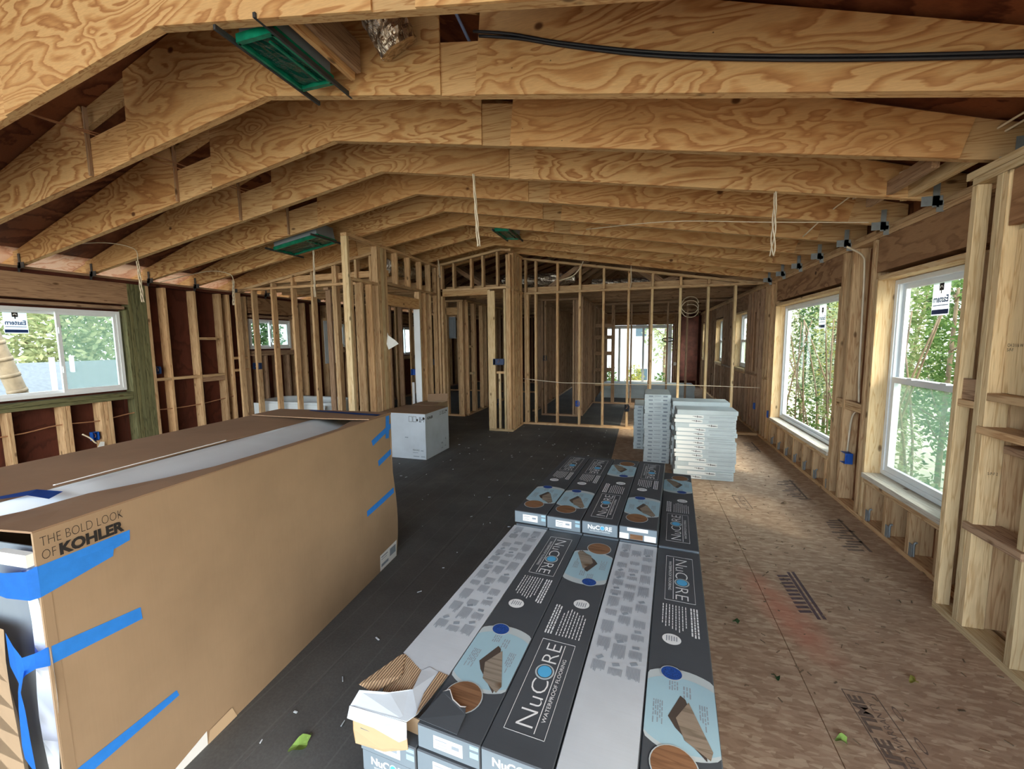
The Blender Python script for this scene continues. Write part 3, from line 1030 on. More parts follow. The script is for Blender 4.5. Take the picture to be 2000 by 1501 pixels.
# inner walls on the far left (bathrooms and hall)
wi2 = thing('wall_inner_left', None, None, kind='structure')
for yy, xa, xb in ((7.95, -6.35, -3.5), (12.2, -6.35, -2.3)):
    n = int((xb - xa) / .38)
    XS = (-6.3, -5.9, -5.5, -5.1, -4.75, -4.35, -4.06, -3.90, -3.63, -3.59, -3.55) if yy < 8 else [xa + k * .38 for k in range(n + 1)]
    for x_ in XS:
        stud(wi2, 'X', yy, yy + .09, x_, .04, 2.36, M['stud'] if yy < 8 else M['stud_old'])
    plates(wi2, 'X', yy, yy + .09, xa, xb, 0, .038, M['stud'])
    plates(wi2, 'X', yy, yy + .09, xa, xb, 2.362, 2.40, M['stud'])
for k in range(6):
    stud(wi2, 'Y', -4.70, -4.61, 5.45 + k * .40, .04, 2.36, M['stud_old'])
for k in range(15):
    stud(wi2, 'Y', -3.55, -3.46, 8.10 + k * (.17, .32)[k % 2] + k * .04, .04, 2.36, M['stud'] if k < 6 else M['stud_old'])
plates(wi2, 'Y', -3.55, -3.46, 8.06, 12.1, 0, .038, M['stud'])
plates(wi2, 'Y', -3.55, -3.46, 8.06, 12.1, 2.362, 2.40, M['stud'])
ab('header', wi2, -4.04, -3.62, 7.95, 8.04, 2.10, 2.25, M['chord'])
plates(wi2, 'Y', -4.70, -4.61, 5.41, 7.9, 2.362, 2.40, M['stud_old'])
for z in (.45, .80, 1.10, 1.52): ab('blocking', wi2, -4.02, -3.90, 7.96, 8.03, z, z + .05, M['stud_pale'])
for z in (.85, 1.42): ab('blocking', wi2, -3.54, -3.47, 8.32, 8.45, z, z + .05, M['stud_pale'])
for k in range(7):
    ab('ceiling_joist', wi2, -6.38, -3.57, 5.55 + k * .36, 5.588 + k * .36, 2.44, 2.53, M['stud'])
# the hall's ceiling boards
for k in range(5):
    ab('ceiling_joist', wi2, -3.40, -2.2, 7.0 + k * .36, 7.038 + k * .36, 2.44, 2.53, M['stud'])


# ------------------------------------------------------------------ windows
wn_count = [0]


def frame_yz(name, parent, x0, x1, y0, y1, z0, z1, t, mat, bev=0.003):
    """Rectangular frame in a plane of constant X, as one mesh."""
    me_parts = [((x0 + x1) / 2, (y0 + y1) / 2, z1 - t / 2, x1 - x0, y1 - y0, t), ((x0 + x1) / 2, (y0 + y1) / 2, z0 + t / 2, x1 - x0, y1 - y0, t),
                ((x0 + x1) / 2, y0 + t / 2, (z0 + z1) / 2, x1 - x0, t, z1 - z0 - 2 * t), ((x0 + x1) / 2, y1 - t / 2, (z0 + z1) / 2, x1 - x0, t, z1 - z0 - 2 * t)]
    return multi(name, parent, me_parts, mat)


def window(x, y0, y1, z0, z1, kind, side, sticker=None):
    wn_count[0] += 1
    w = thing('window_%d' % wn_count[0], None, None, kind='structure')
    s = side            # +1 right wall (outside is +X), -1 left wall
    a, b = sorted((x, x + s * 0.075))
    frame_yz('window_frame', w, a, b, y0, y1, z0, z1, .035, M['vinyl'])
    i0, i1, k0, k1 = y0 + .035, y1 - .035, z0 + .035, z1 - .035

    def sash(px, p0, p1, q0, q1, t=.04, screen=False):
        c, d = sorted((px, px + s * .028))
        sh = frame_yz('sash', w, c, d, p0, p1, q0, q1, t, M['vinyl'])
        ab('pane', sh, px + s * .012 - .002, px + s * .012 + .002, p0 + t, p1 - t, q0 + t, q1 - t, M['glass'], 0)
        if screen:
            flat('insect_screen', sh, [(px + s * .034, p0 + .01, q0 + .01), (px + s * .034, p1 - .01, q0 + .01), (px + s * .034, p1 - .01, q1 - .01), (px + s * .034, p0 + .01, q1 - .01)], M['screen'])
        return sh
    if kind == 'hung':
        zm = (k0 + k1) / 2
        sash(x + s * .040, i0, i1, zm - .02, k1)
        sh = sash(x + s * .008, i0, i1, k0, zm + .02, .045, True)
        multi('sash_lock', sh, [(x, i0 + (i1 - i0) * f, zm + .024, .03, .06, .012) for f in (.3, .7)], M['vinyl'])
        for yy in (i0 + .006, i1 - .006):
            multi('balance_track', w, [(x + s * .02, yy, (zm + k1) / 2, .02, .012, k1 - zm)], M['vinyl'])
    elif kind == 'fixed':
        sash(x + s * .02, i0, i1, k0, k1, .03)
    elif kind == 'slider':
        ym = (i0 + i1) / 2 if y1 - y0 < 1.2 else y0 + (y1 - y0) * .70
        sash(x + s * .040, i0, ym + .02, k0, k1, .03)
        sh = sash(x + s * .008, ym - .025, i1, k0, k1, .035, True)
        for z in (z0 + .30 * (z1 - z0), z0 + .75 * (z1 - z0)):
            multi('sash_pull', sh, [(x - s * .008, ym - .01, z, .014, .02, .07)], M['vinyl'])
    if sticker:
        sy, sz, h = sticker
        X = x + s * .048
        st = bpy.data.objects.new('sticker', None)
        link(st, w)
        wd_ = h * .72
        # seen from indoors: the print faces the street and reads mirrored
        u = 1 if s > 0 else -1
        def P(dy, dz, off=0): return (X - s * off, sy + dy, sz + dz)
        flat('sticker_paper', st, [P(0, 0), P(wd_, 0), P(wd_, h), P(0, h)], M['sticker'])
        ydir = (0, s, 0)
        flat('sticker_band', st, [P(.02 * wd_, .03 * h, .001), P(.98 * wd_, .03 * h, .001), P(.98 * wd_, .16 * h, .001), P(.02 * wd_, .16 * h, .001)], M['navy_ink'])
        flat('sticker_rule', st, [P(.06 * wd_, .26 * h, .001), P(.94 * wd_, .26 * h, .001), P(.94 * wd_, .285 * h, .001), P(.06 * wd_, .285 * h, .001)], M['navy_ink'])
        org = P(.94 * wd_ if s > 0 else .06 * wd_, .36 * h, .0012)
        text('sticker_lettering', st, 'Eastern', .26 * h, M['navy_ink'], org, (0, -s, 0), (0, 0, 1), fit=.88 * wd_, mirror=True, offset=.002)
        cy, cz = .5 * wd_, .76 * h
        v = [P(cy - .13 * wd_, cz - .08 * h, .001), P(cy + .13 * wd_, cz - .08 * h, .001), P(cy + .13 * wd_, cz + .12 * h, .001), P(cy - .13 * wd_, cz + .12 * h, .001)]
        flat('sticker_emblem', st, v, M['ink'])
        arc = [P(cy + .09 * wd_ * cos(q), cz - .01 * h + .07 * h * sin(q), .0016) for q in [pi * k / 10 for k in range(11)]] + [P(cy + .045 * wd_ * cos(q), cz - .01 * h + .035 * h * sin(q), .0016) for q in [pi * k / 10 for k in range(10, -1, -1)]]
        flat('sticker_emblem_arc', st, arc, M['label'])
        flat('sticker_emblem_stem', st, [P(cy - .03 * wd_, cz - .16 * h, .0014), P(cy + .03 * wd_, cz - .16 * h, .0014), P(cy + .02 * wd_, cz - .02 * h, .0014), P(cy - .02 * wd_, cz - .02 * h, .0014)], M['ink'])
    return w


def m_sticker():
    t = NT('translucent_sticker')
    t.p.inputs['Base Color'].default_value = lin(214, 228, 238)
    t.p.inputs['Roughness'].default_value = .5
    tl = t.n('ShaderNodeBsdfTranslucent')
    tl.inputs[0].default_value = lin(226, 238, 246)
    mx = t.n('ShaderNodeMixShader')
    mx.inputs[0].default_value = .6
    t.l(t.p.outputs[0], mx.inputs[1])
    t.l(tl.outputs[0], mx.inputs[2])
    t.l(mx.outputs[0], t.out.inputs[0])
    return t.m


M['sticker'] = m_sticker()
M['navy_ink'] = plain('navy_ink', lin(40, 66, 122), .6, 0, .03)

window(1.915, *WIN_R[0], 'hung', 1, sticker=(3.60, 1.70, .25))
window(1.915, *WIN_R[1], 'fixed', 1, sticker=(5.60, 1.66, .27))
window(1.90, *WIN_R[2], 'hung', 1)
window(1.90, *WIN_R[3], 'hung', 1)
window(1.90, *WIN_R[4], 'hung', 1)
window(-6.46, *WIN_L[0], 'slider', -1, sticker=(2.71, 1.69, .26))
window(-6.46, *WIN_L[1], 'slider', -1, sticker=(5.76, 1.72, .16))
window(-6.46, *WIN_L[2], 'slider', -1)
window(-6.46, *WIN_L[3], 'slider', -1)

# sliding door in the back wall
d1 = thing('door_1', None, None, kind='structure')
def fr_xz(name, parent, y0, y1, x0, x1, z0, z1, t, mat):
    return multi(name, parent, [((x0 + x1) / 2, (y0 + y1) / 2, z1 - t / 2, x1 - x0, y1 - y0, t), ((x0 + x1) / 2, (y0 + y1) / 2, z0 + t / 2, x1 - x0, y1 - y0, t),
                 (x0 + t / 2, (y0 + y1) / 2, (z0 + z1) / 2, t, y1 - y0, z1 - z0 - 2 * t), (x1 - t / 2, (y0 + y1) / 2, (z0 + z1) / 2, t, y1 - y0, z1 - z0 - 2 * t)], mat)
fr_xz('door_frame', d1, 15.03, 15.13, -1.66, .93, .02, 2.05, .05, M['vinyl'])
for k, (a, b) in enumerate(((-1.61, -.74), (-.79, .05), (.0, .88))):
    sh = fr_xz('door_panel', d1, 15.05 + .03 * (k % 2), 15.078 + .03 * (k % 2), a, b, .07, 2.0, .06, M['vinyl'])
    ab('pane', sh, a + .06, b - .06, 15.06 + .03 * (k % 2), 15.065 + .03 * (k % 2), .13, 1.94, M['glass'], 0)


# ------------------------------------------------------------------ vinyl flooring cartons
BL, BW, BH = 1.217, 0.184, 0.0675


def carton_mesh(name, L, W, H_, mat_top, mat_side, mat_end, bev=.003):
    """Carton from 0,0,0 to W,L,H with its own materials for top, sides and ends."""
    bm = bmesh.new()
    bmesh.ops.create_cube(bm, size=1)
    for v in bm.verts:
        v.co = Vector(((v.co.x + .5) * W, (v.co.y + .5) * L, (v.co.z + .5) * H_))
    bmesh.ops.bevel(bm, geom=bm.edges[:], offset=bev, segments=1, affect='EDGES')
    me = bpy.data.meshes.new(name)
    for m in (mat_top, mat_side, mat_end): me.materials.append(m)
    for f in bm.faces:
        n = f.normal
        f.material_index = 0 if abs(n.z) > .9 else (2 if abs(n.y) > .9 else 1)
    bm.to_mesh(me)
    bm.free()
    return me


ME = {}
ME['dark'] = carton_mesh('carton', BL, BW, BH, M['dark_card'], M['dark_card'], M['end_card'])
ME['dark_low'] = ME['dark']
ME['white'] = carton_mesh('carton', BL, BW, BH, M['white_card'], M['dark_card'], M['end_card'])
rnd = random.Random(3)


def line_block(x0, x1, y0, y1, nlines, axis='y', jitter=.35, th=.45, z=0.0):
    """Rows of fine print, each a thin bar: lines run along 'axis'."""
    out = []
    for i in range(nlines):
        f = (i + .5) / nlines
        if axis == 'y':
            x = x0 + (x1 - x0) * f
            Ln = (y1 - y0) * (1 - rnd.random() * jitter)
            out.append((x, y1 - Ln / 2, z, (x1 - x0) / nlines * th, Ln, .0003))
        else:
            y = y0 + (y1 - y0) * f
            Ln = (x1 - x0) * (1 - rnd.random() * jitter)
            out.append((x0 + Ln / 2, y, z, Ln, (y1 - y0) / nlines * th, .0003))
    return out


def mesh_of(o):
    me = o.data
    bpy.data.objects.remove(o)
    return me


def words_block(x0, x1, y0, y1, n, z=0.0, th=.45):
    """Fine print broken into words, lines running along y."""
    out = []
    for i in range(n):
        x = x0 + (x1 - x0) * (i + .5) / n
        y = y1
        end = y0 + (y1 - y0) * rnd.random() * .3
        while y > end:
            l = rnd.uniform(.006, .02)
            out.append((x, y - l / 2, z, (x1 - x0) / n * th, l, .0003))
            y -= l + .004
    return out


# print of the charcoal cartons: y=0 is the picture end, y=BL the logo end
PR = {}
Z = BH + .0006
tmp = mesh_obj('p', [(0, 0, 0)], [], None)
bpy.data.objects.remove(tmp)


def clipped_disc(cx, cy, r, z, y_lo=None, x0=.002, x1=BW - .002, ry=None, n=48):
    pts = []
    for i in range(n):
        a = 2 * pi * i / n
        x, y = cx + r * cos(a), cy + (ry or r) * sin(a)
        x = min(max(x, x0), x1)
        if y_lo is not None: y = max(y, y_lo)
        pts.append((x, y, z))
    out = []
    for p in pts:
        if not out or (Vector(p) - Vector(out[-1])).length > 1e-4: out.append(p)
    return out


def pm(name, pts, mat):
    return mesh_of(flat(name, None, pts, mat))


PR['ring'] = pm('a', clipped_disc(.098, .29, .150, Z, ry=.145), M['ring_print'])
PR['picture_ground'] = pm('a', clipped_disc(.098, .28, .140, Z + .0004, ry=.122), M['pale_blue'])
PR['plank_side'] = pm('a', [(.060, .255, Z + .0008), (.078, .225, Z + .0008), (.150, .155, Z + .0008), (.150, .172, Z + .0008), (.105, .325, Z + .0008), (.092, .335, Z + .0008)], M['plank_dark'])
PR['plank_picture'] = pm('a', [(.080, .255, Z + .0012), (.100, .195, Z + .0012), (.158, .160, Z + .0012), (.165, .185, Z + .0012), (.113, .318, Z + .0012)], M['plank_print'])
PR['oak_rim'] = pm('a', disc_pts(.076, .115, Z + .0016, .0565), M['ring_print'])
PR['oak_swatch'] = pm('a', disc_pts(.076, .115, Z + .0020, .0535), M['brown_print'])
PR['navy_rim'] = pm('a', disc_pts(.068, .412, Z + .0016, .0325, ry=.029), M['ring_print'])
PR['navy_swatch'] = pm('a', disc_pts(.068, .412, Z + .0020, .0295, ry=.026), M['navy_print'])
PR['white_seal'] = pm('a', disc_pts(.067, .568, Z + .0004, .030, ry=.027), M['white_print'])
PR['seal_print'] = mesh_of(multi('a', None, line_block(.047, .087, .553, .583, 5, 'y', .4, .4, Z + .0007), M['grey_print']))
PR['callouts'] = mesh_of(multi('a', None, words_block(.020, .048, .235, .300, 5, Z + .0007) + words_block(.060, .088, .345, .382, 4, Z + .0007) + words_block(.098, .122, .335, .372, 3, Z + .0007) + words_block(.138, .162, .250, .320, 4, Z + .0007), M['grey_print']))
PR['bold_print'] = mesh_of(multi('a', None, words_block(.128, .158, .590, .765, 3, Z + .0004, .5), M['white_print']))
PR['fine_print'] = mesh_of(multi('a', None, words_block(.030, .120, .615, .765, 8, Z + .0004, .28), M['white_print']))
rx0, rx1, ry0, ry1 = .040, .150, .795, 1.148
PR['logo_rule'] = mesh_of(multi('a', None, [((rx0 + rx1) / 2, ry0, Z + .0003, rx1 - rx0, .0012, .0003), ((rx0 + rx1) / 2, ry1, Z + .0003, rx1 - rx0, .0012, .0003),
                                           (rx0, (ry0 + ry1) / 2, Z + .0003, .0012, ry1 - ry0, .0003), (rx1, (ry0 + ry1) / 2, Z + .0003, .0012, ry1 - ry0, .0003),
                                           (.0705, (ry0 + ry1) / 2, Z + .0003, .0022, ry1 - ry0 - .02, .0003)], M['white_print']))


def logo_letters(total, cap, mat, off=-.0010):
    """'NuC RE' with a gap for the round O; origin at the left of the baseline, length = total."""
    sz = cap / .70
    parts = []
    me = text_mesh('NuC', sz, mat, offset=off)
    w1 = me['w']
    me2 = text_mesh('RE', sz, mat, offset=off)
    w2 = me2['w']
    avail = total - cap * 1.25
    k = avail / (w1 + w2)
    bm = bmesh.new()
    for v in me.vertices: v.co.x *= k
    bm.from_mesh(me)
    x2 = w1 * k + cap * 1.25
    for v in me2.vertices: v.co.x = v.co.x * k + x2
    bm.from_mesh(me2)
    out = bpy.data.meshes.new('logo')
    bm.to_mesh(out)
    bm.free()
    out.materials.append(mat)
    return out, w1 * k + cap * .62


LG, LGO = logo_letters(.325, .050, M['white_print'])
PR_TEXT = text_mesh('WATERPROOF FLOORING', .016, M['white_print'])
k_ = .235 / PR_TEXT['w']
for v in PR_TEXT.vertices: v.co.x *= k_
LGs, LGOs = logo_letters(.125, .022, M['white_print'], .0010)
TXs = text_mesh('WATERPROOF FLOORING', .009, M['white_print'])
k_ = .105 / TXs['w']
for v in TXs.vertices: v.co.x *= k_
DS = {}
DS['dot_rim'] = pm('a', disc_pts(0, 0, 0, .029, ry=.031), M['ring_print'])
DS['dot_in'] = pm('a', disc_pts(0, 0, .0004, .024, ry=.026), M['dark_card'])
DS['dot'] = pm('a', disc_pts(0, 0, .0008, .021, ry=.023), M['blue_print'])
DS['sdot_rim'] = pm('a', disc_pts(0, 0, 0, .0125), M['ring_print'])
DS['sdot'] = pm('a', disc_pts(0, 0, .0004, .0095), M['blue_print'])
PR['logo_dark'] = None
ENDL = mesh_of(multi('a', None, [(0, 0, 0, .085, .0004, .036)], M['label']))
ENDT = mesh_of(multi('a', None, [(.022, -.0003, .002 + k * 0, .022, .0002, .010) for k in range(1)] + [(-.02, -.0003, .008, .036, .0002, .003), (-.02, -.0003, -.002, .03, .0002, .002), (-.02, -.0003, -.010, .034, .0002, .002)], M['grey_print']))
ENDB = mesh_of(multi('a', None, [(0, 0, 0, .024, .0004, .016), (0, 0, .02, .024, .0004, .010)], M['pale_blue']))
WP = []
for col_ in range(3):
    xa = .020 + col_ * .052
    y = .34
    while y < 1.16:
        h_ = rnd.uniform(.03, .08)
        WP += line_block(xa, xa + .042, y, y + h_, max(5, int(.042 / .0042)), 'y', .3, .35, Z + .0001)
        if rnd.random() < .45: WP.append((xa + .02, y + h_ + .015, Z + .0002, .022, .014, .0004, rnd.uniform(0, 1)))
        y += h_ + rnd.choice((.014, .03, .045))
PR['instructions'] = mesh_of(multi('a', None, WP, M['grey_print']))


def put(name, parent, me):
    o = link(bpy.data.objects.new(name, me), parent)
    if name in ('printed_callouts', 'printed_bold_print', 'printed_fine_print', 'printed_instructions', 'printed_seal_print', 'fine_print', 'label_print'):
        o['kind'] = 'stuff'
    return o


def end_logo(c, yface, s):
    """Small logo on a carton end; s=-1: the y=0 face, +1: the y=BL face."""
    xd = (1, 0, 0) if s < 0 else (-1, 0, 0)
    x0 = .03 if s < 0 else BW - .03
    y = yface + s * .0006
    o = place_mesh('printed_logo', c, LGs, (x0, y, .030), xd, (0, 0, 1))
    place_mesh('logo_dot', c, DS['sdot_rim'], (x0 - s * LGOs, y, .041), xd, (0, 0, 1))
    place_mesh('logo_dot', c, DS['sdot'], (x0 - s * LGOs, y + s * .0004, .041), xd, (0, 0, 1))
    place_mesh('printed_tagline', c, TXs, (x0 - s * .01, y, .018), xd, (0, 0, 1))


def end_label(c, yface, s):
    for me, nm, dx, dz in ((ENDL, 'shipping_label', 0, 0), (ENDT, 'label_print', 0, 0), (ENDB, 'small_label', .075, .002)):
        o = bpy.data.objects.new(nm, me)
        link(o, c)
        if s < 0:
            o.location = (BW / 2 + dx, yface - .0006, BH / 2 + dz)
        else:
            o.location = (BW / 2 - dx, yface + .0006, BH / 2 + dz)
            o.rotation_euler = (0, 0, pi)


def flooring_carton(label, loc, rz, kind, group, flip=False, top=True, ends=True, torn=False):
    c = thing('flooring_carton', label, 'carton', (0, 0, 0), group=group)
    R = Matrix.Rotation(rz, 4, 'Z')
    base = Matrix.Translation(loc) @ R
    if flip:
        base = base @ Matrix.Translation((BW, BL, 0)) @ Matrix.Rotation(pi, 4, 'Z')
    c.matrix_world = base
    if not torn: put('carton_body', c, ME['white' if kind == 'white' else 'dark'])
    if top and kind == 'dark':
        for k in ('ring', 'picture_ground', 'callouts', 'plank_side', 'plank_picture', 'oak_rim', 'oak_swatch', 'navy_rim', 'navy_swatch', 'white_seal', 'seal_print', 'bold_print', 'fine_print', 'logo_rule'):
            put('printed_' + k, c, PR[k])
        place_mesh('printed_logo', c, LG, (.0785, 1.133, Z), (0, -1, 0), (1, 0, 0))
        oy = 1.133 - LGO
        for k in ('dot_rim', 'dot_in', 'dot'):
            place_mesh('logo_dot', c, DS[k], (.1035, oy, Z + .0003), (1, 0, 0), (0, 1, 0))
        place_mesh('printed_tagline', c, PR_TEXT, (.052, 1.10, Z), (0, -1, 0), (1, 0, 0))
    if top and kind == 'white' and not torn:
        put('printed_instructions', c, PR['instructions'])
    if ends:
        end_label(c, 0, -1)
        end_logo(c, BL, 1)
    return c


SRZ = radians(-4.0)
SO = Vector((-.735, .903, 0))
Wd = Vector((cos(SRZ), sin(SRZ), 0))
Ld = Vector((-sin(SRZ), cos(SRZ), 0))
COLN = ['column nearest the dark floor', 'second column', 'middle column', 'fourth column', 'column nearest the subfloor']
LAY = ['top', 'second', 'third', 'fourth', 'fifth', 'sixth', 'seventh', 'lowest']
PITCH = .1862
top_kind = ['white', 'dark', 'dark', 'white', 'dark']
top_flip = [False, False, True, False, False]
for cix in range(5):
    for lay in range(8):
        zl = (7 - lay) * .0687
        loc = SO + Wd * (PITCH * cix) + Vector((0, 0, zl))
        kind = top_kind[cix] if lay == 0 else 'dark'
        flip = top_flip[cix] if lay == 0 else ((lay * 3 + cix) % 2 == 0)
        if (cix, lay) in ((0, 2), (0, 3), (1, 2), (2, 0)): flip = True
        if (cix, lay) in ((0, 1), (1, 0), (1, 1), (2, 1)): flip = False
        loc = loc + Wd * rnd.uniform(-.0006, .0006) + Ld * (rnd.uniform(-.008, .004) if lay else 0)
        if lay == 0:
            lab = ['torn white flooring carton at the corner, brown corrugated liner showing',
                   'charcoal flooring carton with ripped front flap beside the torn white one',
                   'charcoal flooring carton with big white lettering facing the camera',
                   'white instruction-side-up flooring carton in the middle of the near stack',
                   'charcoal flooring carton with a plank picture, beside the bare subfloor'][cix]
        else:
            lab = 'grey flooring carton, near stack, %s, %s layer down' % (COLN[cix], LAY[lay] if lay < 7 else 'lowest')
        torn = (cix == 0 and lay == 0)
        c = flooring_carton(lab, loc, SRZ, kind, 'flooring cartons in the near stack', flip, top=(lay == 0), ends=(lay < 4 and not torn), torn=torn)
        if torn:
            H_ = BH
            body = mesh_obj('carton_body', [(0, .20, 0), (BW, .20, 0), (BW, BL, 0), (0, BL, 0), (.0, .20, H_), (.10, .155, H_), (.115, .175, H_), (BW, .17, H_), (BW, BL, H_), (0, BL, H_), (0, .12, 0), (.18, .05, 0), (.105, .09, H_ * .9)],
                            [(3, 2, 1, 0), (4, 5, 6, 7, 8, 9), (0, 4, 9, 3), (1, 2, 8, 7), (2, 3, 9, 8), (10, 11, 1, 0)], M['white_card'], c)
            body.data.materials.append(M['dark_card'])
            body.data.polygons[2].material_index = 1
            flat('torn_flap', c, [(.098, .156, H_ + .002), (.115, .176, H_ + .002), (.150, .170, H_ + .001), (.176, .10, H_ - .004), (.168, .03, H_ - .006), (.150, .005, H_ - .012), (-.035, -.004, H_ - .02), (-.03, .03, H_ + .002), (.06, .052, H_ + .005), (.115, .085, H_ + .004)], M['white_card'], .002)
            flat('torn_flap', c, [(-.035, -.005, H_ - .018), (.150, .003, H_ - .014), (.160, -.012, H_ - .045), (.140, -.018, H_ - .055), (.06, -.02, H_ - .04), (-.038, -.014, H_ - .050)], M['white_card'], .002)
            flat('corrugated_liner', c, [(-.045, .045, H_ + .004), (.0, .185, H_ + .004), (.012, .195, H_ + .003), (.05, .12, H_ - .002), (.005, .05, H_ - .012)], M['corr'], .0015)
            flat('corrugated_liner', c, [(.012, .195, H_ + .001), (.03, .188, H_ + .001), (.098, .156, H_ + .0005), (.118, .135, H_), (.115, .085, H_ - .004), (.06, .055, H_ - .02), (.02, .06, H_ - .03), (.0, .12, H_ - .01)], M['corr'], .0015)
            flat('corrugated_liner', c, [(.150, .172, H_ + .0015), (.184, .168, H_ + .0015), (.180, .10, H_ + .001), (.168, .02, H_ - .002), (.150, .09, H_)], M['corr'], .001)
            flat('corrugated_liner', c, [(-.03, .0, H_ - .045), (.155, -.004, H_ - .052), (.163, -.012, H_ - .075), (.09, -.02, H_ - .10), (-.01, -.016, H_ - .115), (-.02, -.012, H_ - .08)], M['card_in'], .002)
            end_label(c, .045, -1) if False else None
            put('printed_instructions', c, PR['instructions'])
            flat('carton_inner_end', c, [(0, .04, 0), (BW - .004, .03, 0), (BW - .004, .03, H_ - .02), (0, .04, H_ - .02)], M['card'], .003)
        if cix == 1 and lay == 0:
            flat('torn_flap', c, [(.002, .005, BH + .010), (.020, .100, BH + .012), (.036, .112, BH + .013), (.060, .085, BH + .012), (.090, .073, BH + .011), (.104, .078, BH + .010), (.112, .060, BH + .009), (.116, .006, BH + .004)], M['dark_card'], .0015)
            flat('torn_edge', c, [(.018, .100, BH + .0128), (.035, .1145, BH + .0142), (.060, .088, BH + .0138), (.090, .076, BH + .0128), (.105, .081, BH + .0115), (.103, .077, BH + .0118), (.090, .072, BH + .013), (.060, .084, BH + .014), (.036, .110, BH + .0145)], M['label'])

# rear pallet: lower block plus four cartons laid one layer higher
SO2 = SO + Ld * 1.236
for cix in range(5):
    for lay in range(8):
        loc = SO2 + Wd * (PITCH * cix) + Vector((0, 0, (7 - lay) * .0687)) + Wd * rnd.uniform(-.0006, .0006) + Ld * rnd.uniform(0, .006)
        if lay == 0 and cix == 4:
            lab = 'charcoal flooring carton with its plank picture at the far end, on the rear block'
        else:
            lab = 'grey flooring carton, rear block, %s, %s layer down' % (COLN[cix], LAY[lay])
        flooring_carton(lab, loc, SRZ, 'dark', 'flooring cartons in the rear block', (lay == 0 and cix == 4) or (lay + cix) % 2 == 1, top=(lay == 0 and cix == 4), ends=False)
up_flip = [False, False, True, False]
ULAB = ['charcoal flooring carton raised on the rear block, above the dark floor edge, oak swatch forward',
        'charcoal flooring carton on the rear block, second from the dark floor, oak swatch forward',
        'charcoal flooring carton on the rear block with its lettered end facing the camera',
        'scuffed charcoal flooring carton on the rear block with two white labels on its end']
for k in range(4):
    off = (0, .02, .012, .0)[k]
    loc = SO2 + Wd * (PITCH * k * 1.015 - .012) + Ld * (.012 - off * .5) + Vector((0, 0, .0687 * 8 + .0008))
    c = flooring_carton(ULAB[k], loc, SRZ - radians(.4), 'dark', 'four flooring cartons laid on the rear block', up_flip[k], top=True, ends=(k < 3))
    if k == 3:
        multi('shipping_label', c, [(.09, -.0008, .055, .10, .0004, .018)], M['label'])
        multi('white_tab', c, [(.025, -.0008, .018, .045, .0004, .030)], M['label'])
        multi('white_tab', c, [(.150, -.0008, .018, .055, .0004, .030)], M['label'])
        multi('end_opening', c, [(.085, -.0008, .018, .062, .0004, .026)], M['brown_print'])


# ------------------------------------------------------------------ long bath carton
KZ = 1.050
KL, KW = 1.895, 0.95
k0 = thing('bath_carton', 'very long brown cardboard carton with blue tape beside the camera', 'carton', (-1.556, .650, 0), radians(3.85))


def K(x, t, z): return (x, t, z)


def bulge(name, parent, f, nu, nv, mat, th):
    V, F = [], []
    for s_ in (0, 1):
        for i in range(nu + 1):
            for j in range(nv + 1):
                p = f(i / nu, j / nv)
                V.append((p[0] - th * s_, p[1], p[2]))
    n = (nu + 1) * (nv + 1)
    for i in range(nu):
        for j in range(nv):
            a = i * (nv + 1) + j
            F.append((a, a + nv + 1, a + nv + 2, a + 1))
            F.append((n + a, n + a + 1, n + a + nv + 2, n + a + nv + 1))
    rim = [(i * (nv + 1)) for i in range(nu + 1)] + [nu * (nv + 1) + j for j in range(1, nv + 1)] + [(i * (nv + 1) + nv) for i in range(nu - 1, -1, -1)] + [j for j in range(nv - 1, 0, -1)]
    m = len(rim)
    F += [(rim[i], rim[i] + n, rim[(i + 1) % m] + n, rim[(i + 1) % m]) for i in range(m)]
    o = mesh_obj(name, V, F, mat, parent)
    bm = bmesh.new(); bm.from_mesh(o.data); bmesh.ops.recalc_face_normals(bm, faces=bm.faces); bm.to_mesh(o.data); bm.free()
    return o


def kx(t, z):
    """Slight waviness of the long face."""
    u = t / KL
    return .006 * sin(3.1 * u * pi) * sin(z / KZ * pi) + (.010 * sin(2 * pi * (z / KZ)) * max(0, (u - .8) * 5))


bulge('long_side', k0, lambda a, b: (kx(a * KL, b * KZ), a * KL + (.018 * sin(b * pi * 1.6) if a == 1 else 0), b * KZ), 24, 12, M['card'], .007)
bulge('long_side', k0, lambda a, b: (-KW, a * KL, b * KZ), 2, 2, M['card'], .007)
flat('far_end', k0, [(-.008, KL - .004, 0), (-KW, KL - .004, 0), (-KW, KL - .004, KZ - .002), (-.008, KL - .004, KZ - .002)], M['card'], .007)
flat('carton_bottom', k0, [(-.01, 0, .001), (-.01, KL, .001), (-KW, KL, .001), (-KW, 0, .001)], M['card'], .006)
# top flaps: wide back flap, slot, narrow front flap that sags
def grid(name, parent, P, mat, th=0.0):
    """P rows of points; sheet with thickness downward."""
    nr, nc = len(P), len(P[0])
    V = [Vector(p) for r in P for p in r]
    n = len(V)
    V += [v - Vector((0, 0, th)) for v in V]
    F = []
    for i in range(nr - 1):
        for j in range(nc - 1):
            a = i * nc + j
            F.append((a, a + 1, a + nc + 1, a + nc))
            F.append((n + a, n + a + nc, n + a + nc + 1, n + a + 1))
    rim = [i * nc for i in range(nr)] + [(nr - 1) * nc + j for j in range(1, nc)] + [i * nc + nc - 1 for i in range(nr - 2, -1, -1)] + [j for j in range(nc - 2, 0, -1)]
    F += [(rim[i], rim[i] + n, rim[(i + 1) % len(rim)] + n, rim[(i + 1) % len(rim)]) for i in range(len(rim))]
    o = mesh_obj(name, V, F, mat, parent)
    bm = bmesh.new(); bm.from_mesh(o.data); bmesh.ops.recalc_face_normals(bm, faces=bm.faces); bm.to_mesh(o.data); bm.free()
    return o


